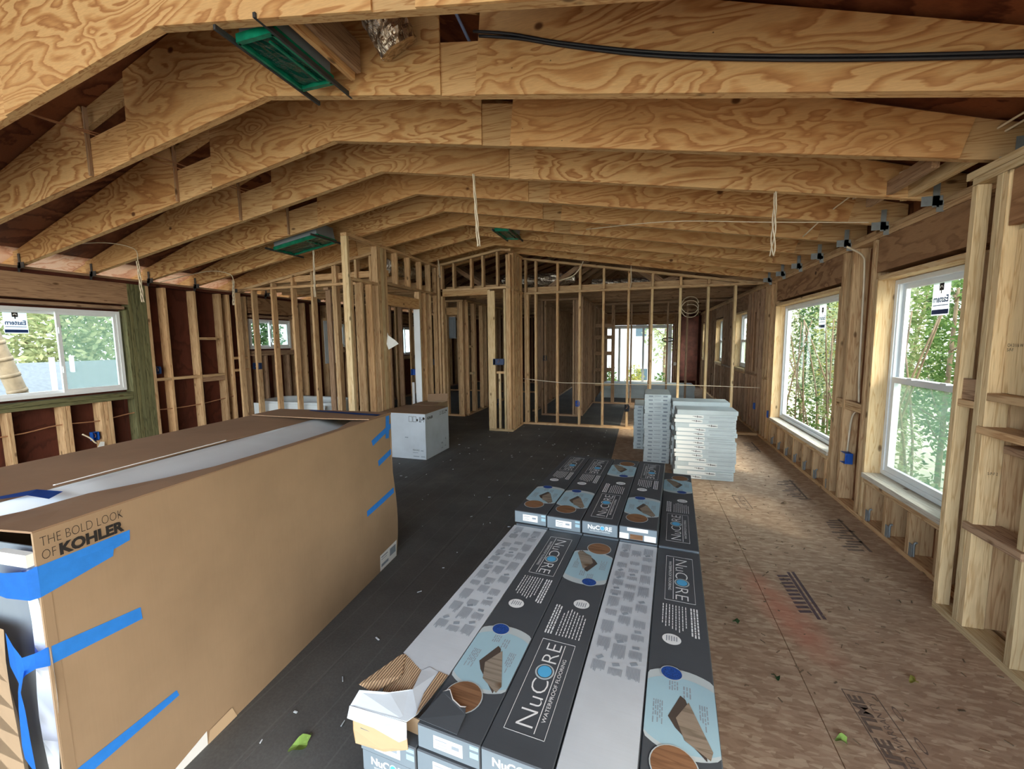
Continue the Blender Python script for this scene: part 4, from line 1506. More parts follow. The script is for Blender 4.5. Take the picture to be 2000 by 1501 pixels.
ts = [0, .15, .3, .5, .8, 1.1, 1.4, 1.65, KL]
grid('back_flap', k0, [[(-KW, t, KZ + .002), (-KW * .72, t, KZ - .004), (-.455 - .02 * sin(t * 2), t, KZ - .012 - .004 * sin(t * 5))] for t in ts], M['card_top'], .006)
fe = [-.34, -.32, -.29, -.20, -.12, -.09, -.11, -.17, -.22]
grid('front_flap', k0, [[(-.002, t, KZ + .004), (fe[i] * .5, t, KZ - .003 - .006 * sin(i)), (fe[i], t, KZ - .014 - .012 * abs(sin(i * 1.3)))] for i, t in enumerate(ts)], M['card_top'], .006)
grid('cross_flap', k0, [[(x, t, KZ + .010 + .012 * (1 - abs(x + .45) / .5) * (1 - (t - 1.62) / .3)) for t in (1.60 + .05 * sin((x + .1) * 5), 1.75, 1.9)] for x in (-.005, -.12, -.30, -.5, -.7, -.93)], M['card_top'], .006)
V = []
pr = []
for t in (0.10, .4, .8, 1.2, 1.6, 1.85):
    pr.append([(-.50 + .0, t, KZ - .05), (-.475, t, KZ - .018), (-.43, t, KZ - .008), (-.38, t, KZ - .012), (-.32, t, KZ - .030), (-.20, t, KZ - .052), (-.04, t, KZ - .055)])
gt = grid('wrapped_tub_rim', k0, pr, M['tub'], .01)
for p in gt.data.polygons: p.use_smooth = True
flat('foam_strip', k0, [(-.46, .3, KZ - .004), (-.448, .3, KZ - .002), (-.452, 1.0, KZ - .002), (-.465, 1.0, KZ - .004)], M['label'], .003)
# open near end: wrapped tub inside, curled flap, spacer
flat('dark_liner', k0, [(-.01, .03, .02), (-KW + .01, .03, .02), (-KW + .01, .03, KZ - .06), (-.01, .03, KZ - .06)], M['grey_panel'], .004)
prs = []
for b in range(13):
    z = .03 + b * .075
    prs.append([(-.012 - .02 * sin(b * .6), .004, z), (-.045 - .02 * sin(b * .7), .02, z), (-.085 + .012 * sin(b * .8), .012, z)])
gt = grid('plastic_wrap', k0, prs, M['tub'], .004)
for p in gt.data.polygons: p.use_smooth = True
fl1 = []
for b in range(10):
    z = .0 + b * .085
    fl1.append([(-.075 - .010 * sin(b * .9) - .005 * b, -.005 - .03 * sin(b * .3), z), (-.09 - .012 * sin(b * .9) - .009 * b, -.012, z), (-.30, .0, z)])
grid('end_flap', k0, fl1, M['card'], .006)
flat('edge_fold', k0, [(.0006, .002, 0), (.0006, .030, 0), (.0006, .022, KZ - .16), (.0006, .002, KZ - .16)], M['card'], .001)
multi('white_spacer', k0, [(-.07, -.004, KZ - .075, .12, .02, .035)], M['label'])


def face(t, z, off=.0012): return (kx(t, z) + off, t, z)


def tape(name, quads, mat='tape', off=.0014):
    V, F = [], []
    for q in quads:
        # subdivide along its length so it follows the face
        (a, b, c, d) = q
        n0 = len(V)
        N = 6
        for i in range(N + 1):
            f = i / N
            p = (a[0] + (b[0] - a[0]) * f, a[1] + (b[1] - a[1]) * f)
            r = (d[0] + (c[0] - d[0]) * f, d[1] + (c[1] - d[1]) * f)
            V += [face(*p, off), face(*r, off)]
        for i in range(N):
            F.append((n0 + 2 * i, n0 + 2 * i + 2, n0 + 2 * i + 3, n0 + 2 * i + 1))
    o = mesh_obj(name, V, F, M[mat], k0)
    return o


tape('tape_strip', [((.0, .955), (.225, .958), (.222, .925), (.0, .885)), ], off=.0014)
tape('tape_strip', [((-.0, .938), (.178, .930), (.172, .897), (-.0, .868))], off=.0022)
tape('tape_strip', [((-.0, .720), (.230, .690), (.232, .648), (-.0, .668))])
tape('tape_strip', [((.026, .318), (.315, .318), (.322, .292), (.012, .272))])
tape('tape_strip', [((1.63, .918), (1.885, .985), (1.885, .945), (1.645, .880))])
tape('tape_strip', [((1.815, 1.045), (1.862, 1.045), (1.858, .885), (1.812, .890))], off=.0024)
tape('tape_strip', [((1.70, .765), (1.885, .800), (1.885, .760), (1.705, .725))])
tape('tape_strip', [((1.535, .485), (1.885, .520), (1.885, .480), (1.535, .447))])
tape('torn_patch', [((.42, .055), (.52, .060), (.54, .004), (.41, .004))], 'corr', .004)
tape('torn_patch', [((.22, .020), (.41, .062), (.41, .004), (.22, .004))], 'label', .0025)
tape('shipping_label', [((1.665, .118), (1.885, .128), (1.885, .006), (1.665, .006))], 'label')
for (a, b, z, h) in ((1.68, 1.76, .095, .008), (1.68, 1.75, .08, .004), (1.68, 1.77, .03, .02), (1.79, 1.87, .05, .055)):
    tape('label_print', [((a, z + h), (b, z + h), (b, z), (a, z))], 'grey_print', .0022)
# tape over the near corner and the knotted ribbon hanging there
grid('tape_strip', k0, [[(.002, 0, .958), (.002, 0, .868)], [(-.02, -.012, .945), (-.02, -.012, .862)], [(-.10, -.018, .935), (-.10, -.018, .862)], [(-.2, -.012, .93), (-.2, -.012, .87)]], M['tape'], .0)
grid('tape_ribbon', k0, [[(.002, 0, .722), (.002, 0, .666)], [(-.02, -.018, .712), (-.02, -.018, .668)], [(-.045, -.03, .705), (-.04, -.03, .655)], [(-.075, -.03, .735), (-.06, -.035, .63)], [(-.12, -.02, .76), (-.12, -.02, .66)]], M['tape'], .0)
grid('tape_ribbon', k0, [[(-.030, -.036, .675), (-.05, -.034, .665)], [(-.048, -.040, .61), (-.062, -.038, .61)], [(-.04, -.040, .56), (-.075, -.036, .55)], [(-.036, -.040, .47), (-.082, -.036, .44)], [(-.030, -.040, .385), (-.078, -.036, .40)], [(-.024, -.034, .365), (-.06, -.034, .372)]], M['tape'], .0)
grid('tape_ribbon', k0, [[(-.50, .16, KZ - .002), (-.44, .15, KZ + .002)], [(-.42, .235, KZ + .008), (-.38, .19, KZ + .006)], [(-.33, .255, KZ - .0), (-.30, .20, KZ - .004)]], M['tape_dark'], .0)
grid('tape_ribbon', k0, [[(-.02, 1.74, KZ + .013), (-.02, 1.79, KZ + .013)], [(-.16, 1.74, KZ + .016), (-.16, 1.80, KZ + .016)], [(-.60, 1.80, KZ + .021), (-.60, 1.83, KZ + .021)]], M['tape_dark'], .0)
# lettering
text('printed_lettering', k0, 'THE BOLD LOOK', .040, M['ink'], (.0032, .010, 1.006), (0, 1, 0), (0, 0, 1), fit=.200, offset=-.0009)
text('printed_lettering', k0, 'OF', .040, M['ink'], (.0032, .010, .968), (0, 1, 0), (0, 0, 1), fit=.032, offset=-.0009)
text('printed_lettering', k0, 'KOHLER', .044, M['ink'], (.0036, .048, .965), (0, 1, 0), (0, 0, 1), fit=.162, offset=.0022)


# ------------------------------------------------------------------ white fixture carton and the ones behind
wb2 = thing('fixture_carton', 'white cube-shaped carton with black handling symbols on the dark floor', 'carton', (-2.695, 4.835, 0), radians(-.7))
WW, WL, WH = .70, .665, .612
flat('front_panel', wb2, [(-WW, 0, 0), (0, 0, 0), (0, 0, WH), (-WW, 0, WH)], M['white_card'], -.004)
flat('side_panel', wb2, [(0, 0, 0), (0, WL, 0), (0, WL, WH), (0, 0, WH)], M['white_card'], -.004)
flat('side_panel', wb2, [(-WW, 0, 0), (-WW, WL, 0), (-WW, WL, WH), (-WW, 0, WH)], M['white_card'], .004)
flat('back_panel', wb2, [(-WW, WL, 0), (0, WL, 0), (0, WL, WH), (-WW, WL, WH)], M['white_card'], .004)
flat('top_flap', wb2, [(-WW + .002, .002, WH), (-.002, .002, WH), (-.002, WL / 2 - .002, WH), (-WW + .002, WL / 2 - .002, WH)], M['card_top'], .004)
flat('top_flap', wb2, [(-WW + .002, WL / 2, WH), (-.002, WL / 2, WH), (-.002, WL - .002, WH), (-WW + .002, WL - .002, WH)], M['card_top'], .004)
sym = []
def frame_sym(x, z, w, h, t=.004):
    return [(x + w / 2, -.0012, z, w, .0006, t), (x + w / 2, -.0012, z + h, w, .0006, t), (x, -.0012, z + h / 2, t, .0006, h), (x + w, -.0012, z + h / 2, t, .0006, h)]
for q in frame_sym(-.245, .505, .05, .07) + frame_sym(-.185, .505, .05, .07): sym.append(q)
sym += [(-.12, -.0012, .53, .022, .0006, .03), (-.085, -.0012, .54, .006, .0006, .065), (-.068, -.0012, .54, .006, .0006, .065), (-.077, -.0012, .507, .035, .0006, .006), (-.035 - .012, -.0012, .535, .028, .0006, .008)]
multi('handling_symbols', wb2, sym, M['ink'])
flat('umbrella_symbol', wb2, [(-.025 + .017 * cos(a), -.0014, .555 + .018 * sin(a)) for a in [2 * pi * k / 12 for k in range(12)]], M['ink'])
multi('handling_symbols', wb2, [(-.025, -.0014, .52, .005, .0006, .03)], M['ink'])
sy2 = []
for (y_, h_) in ((.40, .05), (.46, .05), (.50, .05), (.55, .05)):
    sy2 += [(.0012, y_, .565, .0006, .005, h_), (.0012, y_ + .03, .565, .0006, .005, h_), (.0012, y_ + .015, .54, .0006, .03, .005)]
sy2 += [(.0012, .60, .57, .0006, .03, .02)]
multi('handling_symbols', wb2, sy2, M['ink'])
text('printed_lettering', wb2, 'KOHLER', .045, M['ink'], (.0014, .05, .535), (0, 1, 0), (0, 0, 1), fit=.15, offset=.002)
text('printed_lettering', wb2, 'FRAGILE', .03, M['ink'], (-.20, -.0014, .115), (1, 0, 0), (0, 0, 1), fit=.10)
multi('fine_print', wb2, [(-.16, -.0012, .09, .08, .0006, .008), (-.06, -.0012, .12, .04, .0006, .012), (-.15, -.0012, .04, .09, .0006, .012), (-.05, -.0012, .04, .06, .0006, .012), (-.29, -.0012, .29, .05, .0006, .012)], M['grey_print'])
multi('fine_print', wb2, [(.0012, .45, .06, .0006, .05, .01), (.0012, .55, .07, .0006, .04, .01), (.0012, .45, .13, .0006, .04, .02), (.0012, .56, .17, .0006, .02, .03)], M['grey_print'])

c = thing('open_carton', 'plain brown carton with a raised flap behind the white carton', 'carton', (-3.36, 5.62, 0), radians(0))
for (p, th) in (([(0, 0, 0), (.36, 0, 0), (.36, 0, .60), (0, 0, .60)], -.005), ([(0, .5, 0), (.36, .5, 0), (.36, .5, .60), (0, .5, .60)], .005)):
    flat('side_panel', c, p, M['card'], th)
flat('side_panel', c, [(0, 0, 0), (0, .5, 0), (0, .5, .60), (0, 0, .60)], M['card'], .005)
flat('side_panel', c, [(.36, 0, 0), (.36, .5, 0), (.36, .5, .60), (.36, 0, .60)], M['card'], -.005)
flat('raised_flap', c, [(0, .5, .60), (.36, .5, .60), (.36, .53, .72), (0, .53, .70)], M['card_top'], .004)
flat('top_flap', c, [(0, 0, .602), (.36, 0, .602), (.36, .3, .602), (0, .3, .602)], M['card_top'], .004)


# ------------------------------------------------------------------ tile cartons
TW, TL, TH = .615, .31, .0485
def tile_mesh(w, l, h, m1, m2):
    bm = bmesh.new(); bmesh.ops.create_cube(bm, size=1)
    for v in bm.verts: v.co = Vector(((v.co.x + .5) * w, (v.co.y + .5) * l, (v.co.z + .5) * h))
    bmesh.ops.bevel(bm, geom=bm.edges[:], offset=.004, segments=2, affect='EDGES')
    me = bpy.data.meshes.new('tile_carton')
    me.materials.append(m1); me.materials.append(m2)
    for f in bm.faces:
        if abs(f.normal.x) > .9: f.material_index = 1
    bm.to_mesh(me); bm.free()
    return me


TM = tile_mesh(TW, TL, TH - .001, M['white_card2'], M['grey_card'])
TM2 = tile_mesh(TL, TW, TH - .001, M['white_card2'], M['grey_card'])
LB = mesh_of(multi('a', None, [(0, 0, 0, .29, .0006, .036)], M['label']))
LBp = mesh_of(multi('a', None, [(.02, -.0005, .002, .07, .0004, .004), (.012, -.0005, .002, .006, .0004, .022), (.045, -.0005, -.003, .05, .0004, .003), (-.02, -.0005, .006, .03, .0004, .003)], M['ink']))
LBl = mesh_of(multi('a', None, [(0, 0, .004, .26, .0006, .004), (-.01, 0, -.008, .24, .0006, .003)], M['grey_print']))
TP2 = mesh_of(multi('a', None, [(-.08, 0, .0, .05, .0006, .016), (.09, 0, 0, .05, .0006, .020), (.0, 0, .004, .08, .0006, .006)], M['grey_print']))


def nth(i):
    return ['top', 'second', 'third', 'fourth', 'fifth', 'sixth', 'seventh', 'eighth', 'ninth', 'tenth', 'eleventh', 'twelfth', 'thirteenth', 'fourteenth', 'fifteenth', 'sixteenth', 'seventeenth', 'eighteenth', 'nineteenth'][i]


def tile_stack(x, y, n, where, group, detail, turned=False, rz=0.0, jit=.012):
    for k in range(n):
        lay = n - 1 - k
        dx, dy = rnd.uniform(-jit, jit), rnd.uniform(-jit * .4, jit * .4)
        if detail == 1 and lay == 0: dx = .012
        t = thing('tile_carton', 'flat white tile carton %s, %s' % (where, (nth(lay) + ' from top') if lay else 'topmost'), 'carton', (x + dx, y + dy, k * TH), rz + radians(rnd.uniform(-.7, .7)), group)
        put('carton_body', t, TM2 if turned else TM)
        if detail == 1:
            if lay:
                fx = .22 + rnd.uniform(-.02, .02) if rnd.random() < .8 else .36
                o = put('shipping_label', t, LB); o.location = (fx - .07, -.0006, TH / 2)
                o = put('label_print', t, LBp); o.location = (fx, -.0009, TH / 2)
                o = put('fine_print', t, LBl); o.location = (.47, -.0006, TH / 2)
        elif detail == 2:
            o = put('fine_print', t, TP2); o.location = (TL / 2, -.0006, TH / 2)


tile_stack(.372, 4.955, 16, 'in the stack facing the camera', 'tile cartons in the front stack', 1)
tile_stack(.36, 5.285, 17, 'in the row just behind the front stack', 'tile cartons in the second row', 0)
tile_stack(.36, 5.615, 16, 'in the last row of the wide stack', 'tile cartons in the third row', 0)
tile_stack(.040, 5.49, 18, 'in the narrow end-on stack', 'tile cartons in the narrow stack', 2, turned=True, jit=.006)
tile_stack(-.095, 6.14, 13, 'in the low stack behind the narrow one', 'tile cartons in the low stack', 2, turned=True, jit=.006)

# long white cartons lying in the back room
for k in range(3):
    t = thing('long_carton', 'long white carton lying in the back room by the door, %s from the top' % nth(2 - k), 'carton', (-1.05 + rnd.uniform(-.01, .01), 11.6, .0 + k * .119), 0, 'long white cartons in the back room')
    ab('carton_body', t, 0, 2.35, 0, .9, 0, .118, M['white_card2'], .004)


# ------------------------------------------------------------------ bathtub and bits in the bathroom
tb = thing('bathtub', 'white enamel tub standing in the bathroom behind the stud wall', 'bathtub', (-6.35, 5.50, 0), 0)
TBH = .58
ri = []
n = 28
V, F = [], []
def ringp(a, b, z, cx=.78, cy=.39, p=4):
    out = []
    for k in range(n):
        q = 2 * pi * k / n
        cc, ss = cos(q), sin(q)
        out.append((cx + a * math.copysign(abs(cc) ** (2 / p), cc), cy + b * math.copysign(abs(ss) ** (2 / p), ss), z))
    return out
rings = [ringp(.74, .35, 0.06), ringp(.76, .37, .5), ringp(.79, .40, TBH), ringp(.77, .38, TBH + .006), ringp(.68, .30, TBH - .004), ringp(.64, .27, TBH - .15), ringp(.52, .2, .16), ringp(.3, .1, .14)]
for r_ in rings: V += r_
for i in range(len(rings) - 1):
    for k in range(n):
        a, b = i * n + k, i * n + (k + 1) % n
        F.append((a, b, b + n, a + n))
F.append(tuple(range(n))[::-1])
F.append(tuple(range((len(rings) - 1) * n, len(rings) * n)))
mesh_obj('tub_shell', V, F, M['tub'], tb, True)
multi('tub_base', tb, [(.78, .39, .031, 1.3, .6, .062)], M['grey_panel'])
flat('apron_panel', tb, [(.02, -.02, 0), (1.5, -.02, 0), (1.5, -.02, .55), (.02, -.02, .55)], M['tub'], -.01)

o = thing('leaning_panel', 'pale bluish wall panel leaning beyond the bathroom studs', 'panel', (-6.39, 7.30, 1.12), 0)
for k in range(3): ab('panel_strip', o, .0 + k * .005, .008 + k * .005, k * .17, k * .17 + .165, 0, .90, M['drywall'])
o = thing('electrical_panel', 'grey electrical panel mounted between hall studs', 'panel', (-4.02, 8.06, 1.62), 0)
ELP = True
ab('panel_box', o, 0, .30, 0, .04, 0, .45, M['grey_panel'])
ab('panel_door', o, .03, .27, -.012, -.001, .04, .41, M['grey_panel'])


# ------------------------------------------------------------------ electrical boxes
def jbox(label, loc, rz, mat, w=.06, h=.10, d=.06, wires=True, gangs=1):
    """Open plastic box; its mouth faces local -Y."""
    b = thing('junction_box', label, 'electrical box', loc, rz, 'electrical boxes on the studs')
    W = w * gangs
    t = .004
    multi('box_shell', b, [(0, d, 0, W, t, h), (-W / 2, d / 2, 0, t, d, h), (W / 2, d / 2, 0, t, d, h), (0, d / 2, h / 2, W, d, t), (0, d / 2, -h / 2, W, d, t)], mat)
    multi('nail_bracket', b, [(W / 2 + .008, .012, 0, .012, .004, h * .7)], mat)
    if wires:
        tube('wire_ends', b, [(0, d * .9, h * .45), (.01, d * .4, .01), (-.01, .0, -.01)], .004, M['cable_brown'], 5)
    return b


jbox('bright blue outlet box low between the two big windows', (1.80, 4.56, .445), radians(-90), M['blue_plastic'], .075, .095, wires=False, gangs=1.5)
jbox('blue outlet box low at the far wall corner by the window', (1.80, 7.03, .43), radians(-90), M['blue_plastic'], wires=False, gangs=1.2)
jbox('blue outlet box low on the wall beyond the far partition', (1.80, 7.86, .43), radians(-90), M['blue_plastic'], wires=False)
jbox('dark blue box on the wall stud beside the treated posts', (-6.40, 4.10, 1.20), radians(90), M['blue_dark'])
jbox('blue outlet box under the wide slider window', (-6.40, 3.33, .44), radians(90), M['blue_plastic'])
jbox('dark blue double box on the bathroom stud wall', (-6.02, 5.30, 1.19), 0, M['blue_dark'], gangs=2)
jbox('dark blue switch box on the hall entrance stud', (-3.63, 6.78, 1.19), 0, M['blue_dark'], gangs=1.6)
jbox('long dark blue switch box on the wing wall', (-2.33, 6.72, 1.205), 0, M['blue_dark'], gangs=3)
jbox('small dark blue outlet box low inside the wing wall', (-2.37, 6.86, .50), 0, M['blue_dark'])
jbox('dark box between hall studs behind the far partition', (-1.92, 8.45, 1.20), 0, M['black'])
jbox('bright blue outlet box low on the far partition', (-1.10, 7.46, .425), 0, M['blue_plastic'])
jbox('dark outlet box low on a middle stud of the far partition', (-.24, 7.44, .38), 0, M['black'], w=.07, h=.12)
jbox('black switch box deep in the hall opening', (-3.95, 7.93, 1.2), 0, M['black'])
jbox('pale outlet box on the back wall beside the glass door', (1.04, 14.92, .75), 0, M['label'])
bb = thing('valve_box', 'blue plastic plumbing box with two white pipes in the bathroom', 'plumbing box', (-3.80, 6.6, .98), 0)
multi('valve_shell', bb, [(0, .05, .04, .26, .004, .11), (-.13, .02, .04, .004, .06, .11), (.13, .02, .04, .004, .06, .11), (0, .02, .095, .26, .06, .004)], M['blue_plastic'])
for dx in (-.03, .05): tube('supply_pipe', bb, [(dx, .02, .02), (dx - .01, .02, -.3), (dx - .02, .02, -.6)], .008, M['cable_blue'])
for k, (x_, y_, ln, lab) in enumerate(((-3.57, 6.05, 1.0, 'white vertical drain pipe by the bathroom doorway'),)):
    p = thing('drain_pipe', lab, 'pipe', (x_, y_, 0))
    tube('pipe_run', p, [(0, 0, .0), (0, 0, .9)], .022, M['pipe'], 10, False)
    tube('pipe_branch', p, [(0, 0, .42), (-.3, 0, .45)], .016, M['pipe'], 8, False)


# ------------------------------------------------------------------ cables
def cable(label, pts, r, mat, name='hanging_cable', cat='cable', group=None, extra=()):
    c = thing(name, label, cat, pts[0], 0, group)
    o = tube('cable_run', c, [Vector(p) - Vector(pts[0]) for p in pts], r, mat)
    for e in extra:
        tube('cable_run', c, [Vector(p) - Vector(pts[0]) for p in e], r, mat)
    return c


def twisted(x, y, z0, z1, lean=0.0, amp=.012, r=.0055):
    """Three strands doubled back into a hanging hank."""
    out = []
    for s in range(3):
        P = []
        for k in range(10):
            f = k / 9
            a = f * 7 + s * 2.1
            P.append((x + lean * f + amp * (.4 + .6 * f) * cos(a), y + amp * sin(a), z0 + (z1 - z0) * f))
        out.append(P)
    return out


h = twisted(-1.39, 3.44, 2.95, 2.36, .035)
cable('long pale cable hank hanging under the fourth truss near the ridge', h[0], .006, M['cable'], extra=h[1:])
h = twisted(.86, 3.44, 2.56, 2.13, .0, .015)
cable('pale looped cable hanging from the fourth truss by the window wall', h[0], .0045, M['cable'], extra=h[1:])
h = twisted(-5.51, 3.42, 2.50, 2.04, .02)
cable('cream cable hank hanging before the dark wall beside the slider window', [(-6.1, 3.1, 2.66), (-5.8, 3.3, 2.70), (-5.55, 3.42, 2.64)] + h[0], .005, M['cable'], extra=h[1:])
h = twisted(-5.52, 4.60, 2.44, 2.10, -.03)
cable('cream cable hank hanging at the corner of the bathroom wall', [(-6.42, 4.2, 2.40), (-5.9, 4.5, 2.57), (-5.6, 4.6, 2.54)] + h[0], .005, M['cable'], extra=h[1:])
h = twisted(-4.07, 4.55, 2.76, 2.15, -.02, .010)
cable('cream cable hank hanging from the distant green vent', h[0], .005, M['cable'], extra=h[1:])
h = twisted(-3.29, 6.5, 2.92, 2.62, .03, .010)
cable('short pale cable loop hanging before the hall entrance', h[0], .005, M['cable'], extra=h[1:])
cable('white cable drooping before the gable studs near the wing wall', [(-1.0, 7.4, 2.90), (-1.05, 7.36, 2.78), (-1.18, 7.38, 2.66), (-1.42, 7.42, 2.60)], .011, M['cable'])
cable('thin white cable hanging down a stud of the far partition', [(-.20, 7.44, 3.0), (-.21, 7.44, 2.75), (-.20, 7.46, 2.55), (-.22, 7.47, 2.42)], .006, M['cable'])
cable('thin white cable strung waist-high across the far partition', [(-2.1, 7.47, .86), (-1.4, 7.47, .80), (-1.0, 7.47, .80), (-.3, 7.47, .79), (.5, 7.47, .80), (1.2, 7.47, .79), (1.79, 7.47, .78)], .006, M['cable'])
cable('coil of white cable hanging in the back room', [(.9 + .16 * cos(a), 9.3, 2.28 - a * .012 + .15 * sin(a)) for a in [k * .5 for k in range(30)]], .008, M['cable'])
cable('black cable coil hanging beside the back room door', [(.62 + .13 * cos(a), 11.5 + .01 * a, 1.55 + .05 * sin(a)) for a in [k * .5 for k in range(28)]], .012, M['black'])
cable('thick black cable stapled across the second truss', [(-.86, 2.28, 3.20), (-.86, 2.19, 3.145), (-.66, 2.19, 3.09), (-.40, 2.195, 3.00), (.07, 2.195, 2.862), (.68, 2.195, 2.73), (1.34, 2.195, 2.615), (1.7, 2.19, 2.57)], .0075, M['black'],
      extra=([(-.84, 2.19, 3.12), (-.62, 2.197, 3.065), (-.36, 2.198, 2.975), (.08, 2.198, 2.845), (.68, 2.198, 2.715), (1.34, 2.198, 2.602), (1.75, 2.198, 2.55)],))
cable('blue-grey cable crossing the gap in the second truss', [(-1.02, 2.24, 3.36), (-.96, 2.35, 3.22), (-.90, 2.5, 3.08)], .009, M['cable_blue'])
cable('white tracer wire stretched under the trusses towards the window wall', [(-.6, 4.66, 2.73), (.2, 4.2, 2.62), (.9, 4.0, 2.50), (1.4, 3.95, 2.44), (1.62, 3.95, 2.42)], .0035, M['cable'])
cable('white cable dropping down the bay between the big windows', [(1.66, 4.40, 2.33), (1.80, 4.46, 2.26), (1.84, 4.50, 2.15), (1.85, 4.50, 1.7), (1.86, 4.50, 1.2), (1.86, 4.47, .98), (1.86, 4.50, .90), (1.85, 4.56, .80), (1.84, 4.57, .5)], .008, M['cable'])
cable('pair of cream cables running along the window wall plate', [(1.74, 2.2, 2.60), (1.70, 2.7, 2.60), (1.66, 2.95, 2.58), (1.60, 3.3, 2.60), (1.46, 3.9, 2.60), (1.36, 4.5, 2.46)], .006, M['cable'],
      extra=([(1.76, 2.2, 2.575), (1.73, 2.7, 2.58), (1.69, 2.95, 2.565), (1.63, 3.3, 2.60), (1.49, 3.9, 2.59)],))
cable('tan cable running through the studs below the slider window', [(-6.43, 1.6, .62), (-6.43, 2.6, .60), (-6.42, 3.0, .64), (-6.43, 3.4, .62), (-6.43, 3.8, .66), (-6.43, 4.3, .64), (-6.43, 4.7, .65), (-6.43, 5.2, .70)], .007, M['cable_brown'])
cable('tan cable pair running from the nearest truss to the second, left part', [(-3.93, 1.55, 3.10), (-3.92, 1.9, 3.085), (-3.90, 2.26, 3.10)], .005, M['cable_brown'], extra=([(-3.96, 1.55, 3.12), (-3.95, 1.9, 3.10), (-3.92, 2.26, 3.125)],))
cable('tan cable pair running between the third and fourth trusses, left part', [(-3.92, 2.50, 3.11), (-3.90, 2.9, 3.12), (-3.90, 3.2, 3.10), (-3.88, 3.55, 3.12)], .005, M['cable_brown'], extra=([(-3.94, 2.50, 3.08), (-3.92, 2.9, 3.09), (-3.90, 3.55, 3.09)],))
cable('white twisted wire sticking out below the slider window', [(-6.36, 3.18, .50), (-6.34, 3.24, .44), (-6.34, 3.28, .38), (-6.36, 3.31, .36)], .009, M['cable'])
pg = thing('plastic_bag', 'scrap of white plastic stuck on the doorway post', 'plastic scrap', (-3.44, 5.18, 1.55))
flat('bag_sheet', pg, [(0, 0, .14), (.03, -.03, .10), (.12, .02, .02), (.14, .05, -.02), (.02, -.02, -.10), (-.01, -.02, -.02)], M['label'], .002)
ps = thing('plastic_sheet', 'white plastic scrap under the blue outlet box on the dark wall', 'plastic scrap', (-6.37, 3.30, .20))
flat('bag_sheet', ps, [(0, -.03, 0), (0, .07, 0), (0, .09, .16), (0, .05, .17), (0, .0, .08)], M['label'], .002)


# ------------------------------------------------------------------ linear vents with green film, foil duct
def vent(label, loc, L, W, tilt, rail):
    """L across the room, W along it; rails run along the room from truss to truss."""
    v = thing('ceiling_diffuser', label, 'ceiling vent', loc, 0, 'green-filmed ceiling vents')
    v.rotation_euler = (0, tilt, 0)
    t = .024
    multi('vent_frame', v, [(0, -W / 2, 0, L, t, .04), (0, W / 2, 0, L, t, .04), (-L / 2, 0, 0, t, W, .04), (L / 2, 0, 0, t, W, .04)], M['green_plastic'])
    rs = random.Random(9)
    g = [[(-L / 2 + .02 + (L - .04) * i / 8, -W / 2 + .02 + (W - .04) * j / 8, -.004 + rs.uniform(-.004, .004)) for j in range(9)] for i in range(9)]
    VV, FF = [p_ for r_ in g for p_ in r_], [(i * 9 + j, i * 9 + j + 1, i * 9 + j + 10, i * 9 + j + 9) for i in range(8) for j in range(8)]
    mesh_obj('protective_film', VV, FF, M['green_dark'], v)
    multi('plenum_box', v, [(0, 0, .10, L - .01, W - .01, .14)], M['grey_panel'])
    for s_ in (-1, 1):
        multi('support_rail', v, [(s_ * (L / 2 + .012), .02, -.012, .014, rail, .022)], M['darksteel'])
    multi('film_ridge', v, [(L * .22, 0, -.014, .012, W * .8, .008)], M['green_plastic'])
    return v


vent('green-filmed ceiling vent nearest the camera, between the first two trusses', (-1.79, 1.90, 3.01), .21, .40, -.0, .66)
vent('green-filmed ceiling vent by the bathroom side', (-4.02, 4.36, 2.76), .66, .32, -.16, .60)
vent('green-filmed ceiling vent near the ridge before the far partition', (-1.77, 5.58, 2.99), .20, .48, .08, .66)
cr = thing('vent_crate', 'wooden boards framing the nearest green vent', 'framing', (-1.60, 1.93, 3.04))
rail('crate_board', cr, (0, -.28, .06), (0, .24, .06), .03, .14, M['chord'])
rail('crate_board', cr, (.04, -.28, .10), (.04, .24, .10), .03, .16, M['stud_old'])
V, F = [], []
def duct(label, c0_, c1_, r):
    d = thing('foil_duct', label, 'duct', c0_)
    V, F = [], []
    a, b = Vector((0, 0, 0)), Vector(c1_) - Vector(c0_)
    n, N = 26, 18
    x = b.normalized(); u = x.orthogonal().normalized(); w = x.cross(u)
    rr = random.Random(5)
    for i in range(N + 1):
        for k in range(n):
            q = 2 * pi * k / n
            R_ = r * (1 + rr.uniform(-.09, .09))
            V.append(a + b * (i / N) + u * R_ * cos(q) + w * R_ * sin(q))
    for i in range(N):
        for k in range(n):
            F.append((i * n + k, i * n + (k + 1) % n, (i + 1) * n + (k + 1) % n, (i + 1) * n + k))
    F.append(tuple(range(n))[::-1]); F.append(tuple(range(N * n, N * n + n)))
    mesh_obj('duct_sleeve', V, F, M['foil'], d)
    return d
duct('crumpled foil duct above the nearest green vent', (-1.40, 1.98, 3.42), (-1.28, 2.15, 3.12), .11)
duct('crumpled foil duct in the roof space behind the gable studs', (-2.7, 8.19, 2.72), (-1.25, 8.19, 2.76), .12)
duct('second foil duct in the roof space over the back rooms', (-1.0, 8.79, 2.68), (.2, 8.80, 2.66), .10)
duct('foil duct behind the hall side gable studs', (-3.9, 5.9, 2.75), (-3.8, 7.0, 2.78), .12)
o = thing('insulation_batt', 'pink faced insulation stapled at the far corner of the window wall', 'insulation', (1.62, 14.6, .2))
bm_ = []
for k in range(1):
    P = []
    for a in range(6):
        P.append([(-.42 + b * .13, .3 + .03 * sin(a * 1.7 + b * 2), a * .42) for b in range(5)])
    gq = grid('batt', o, [[(p[0], p[1], p[2]) for p in r_] for r_ in P], M['pink'], 0)
    for p in gq.data.polygons: p.use_smooth = True
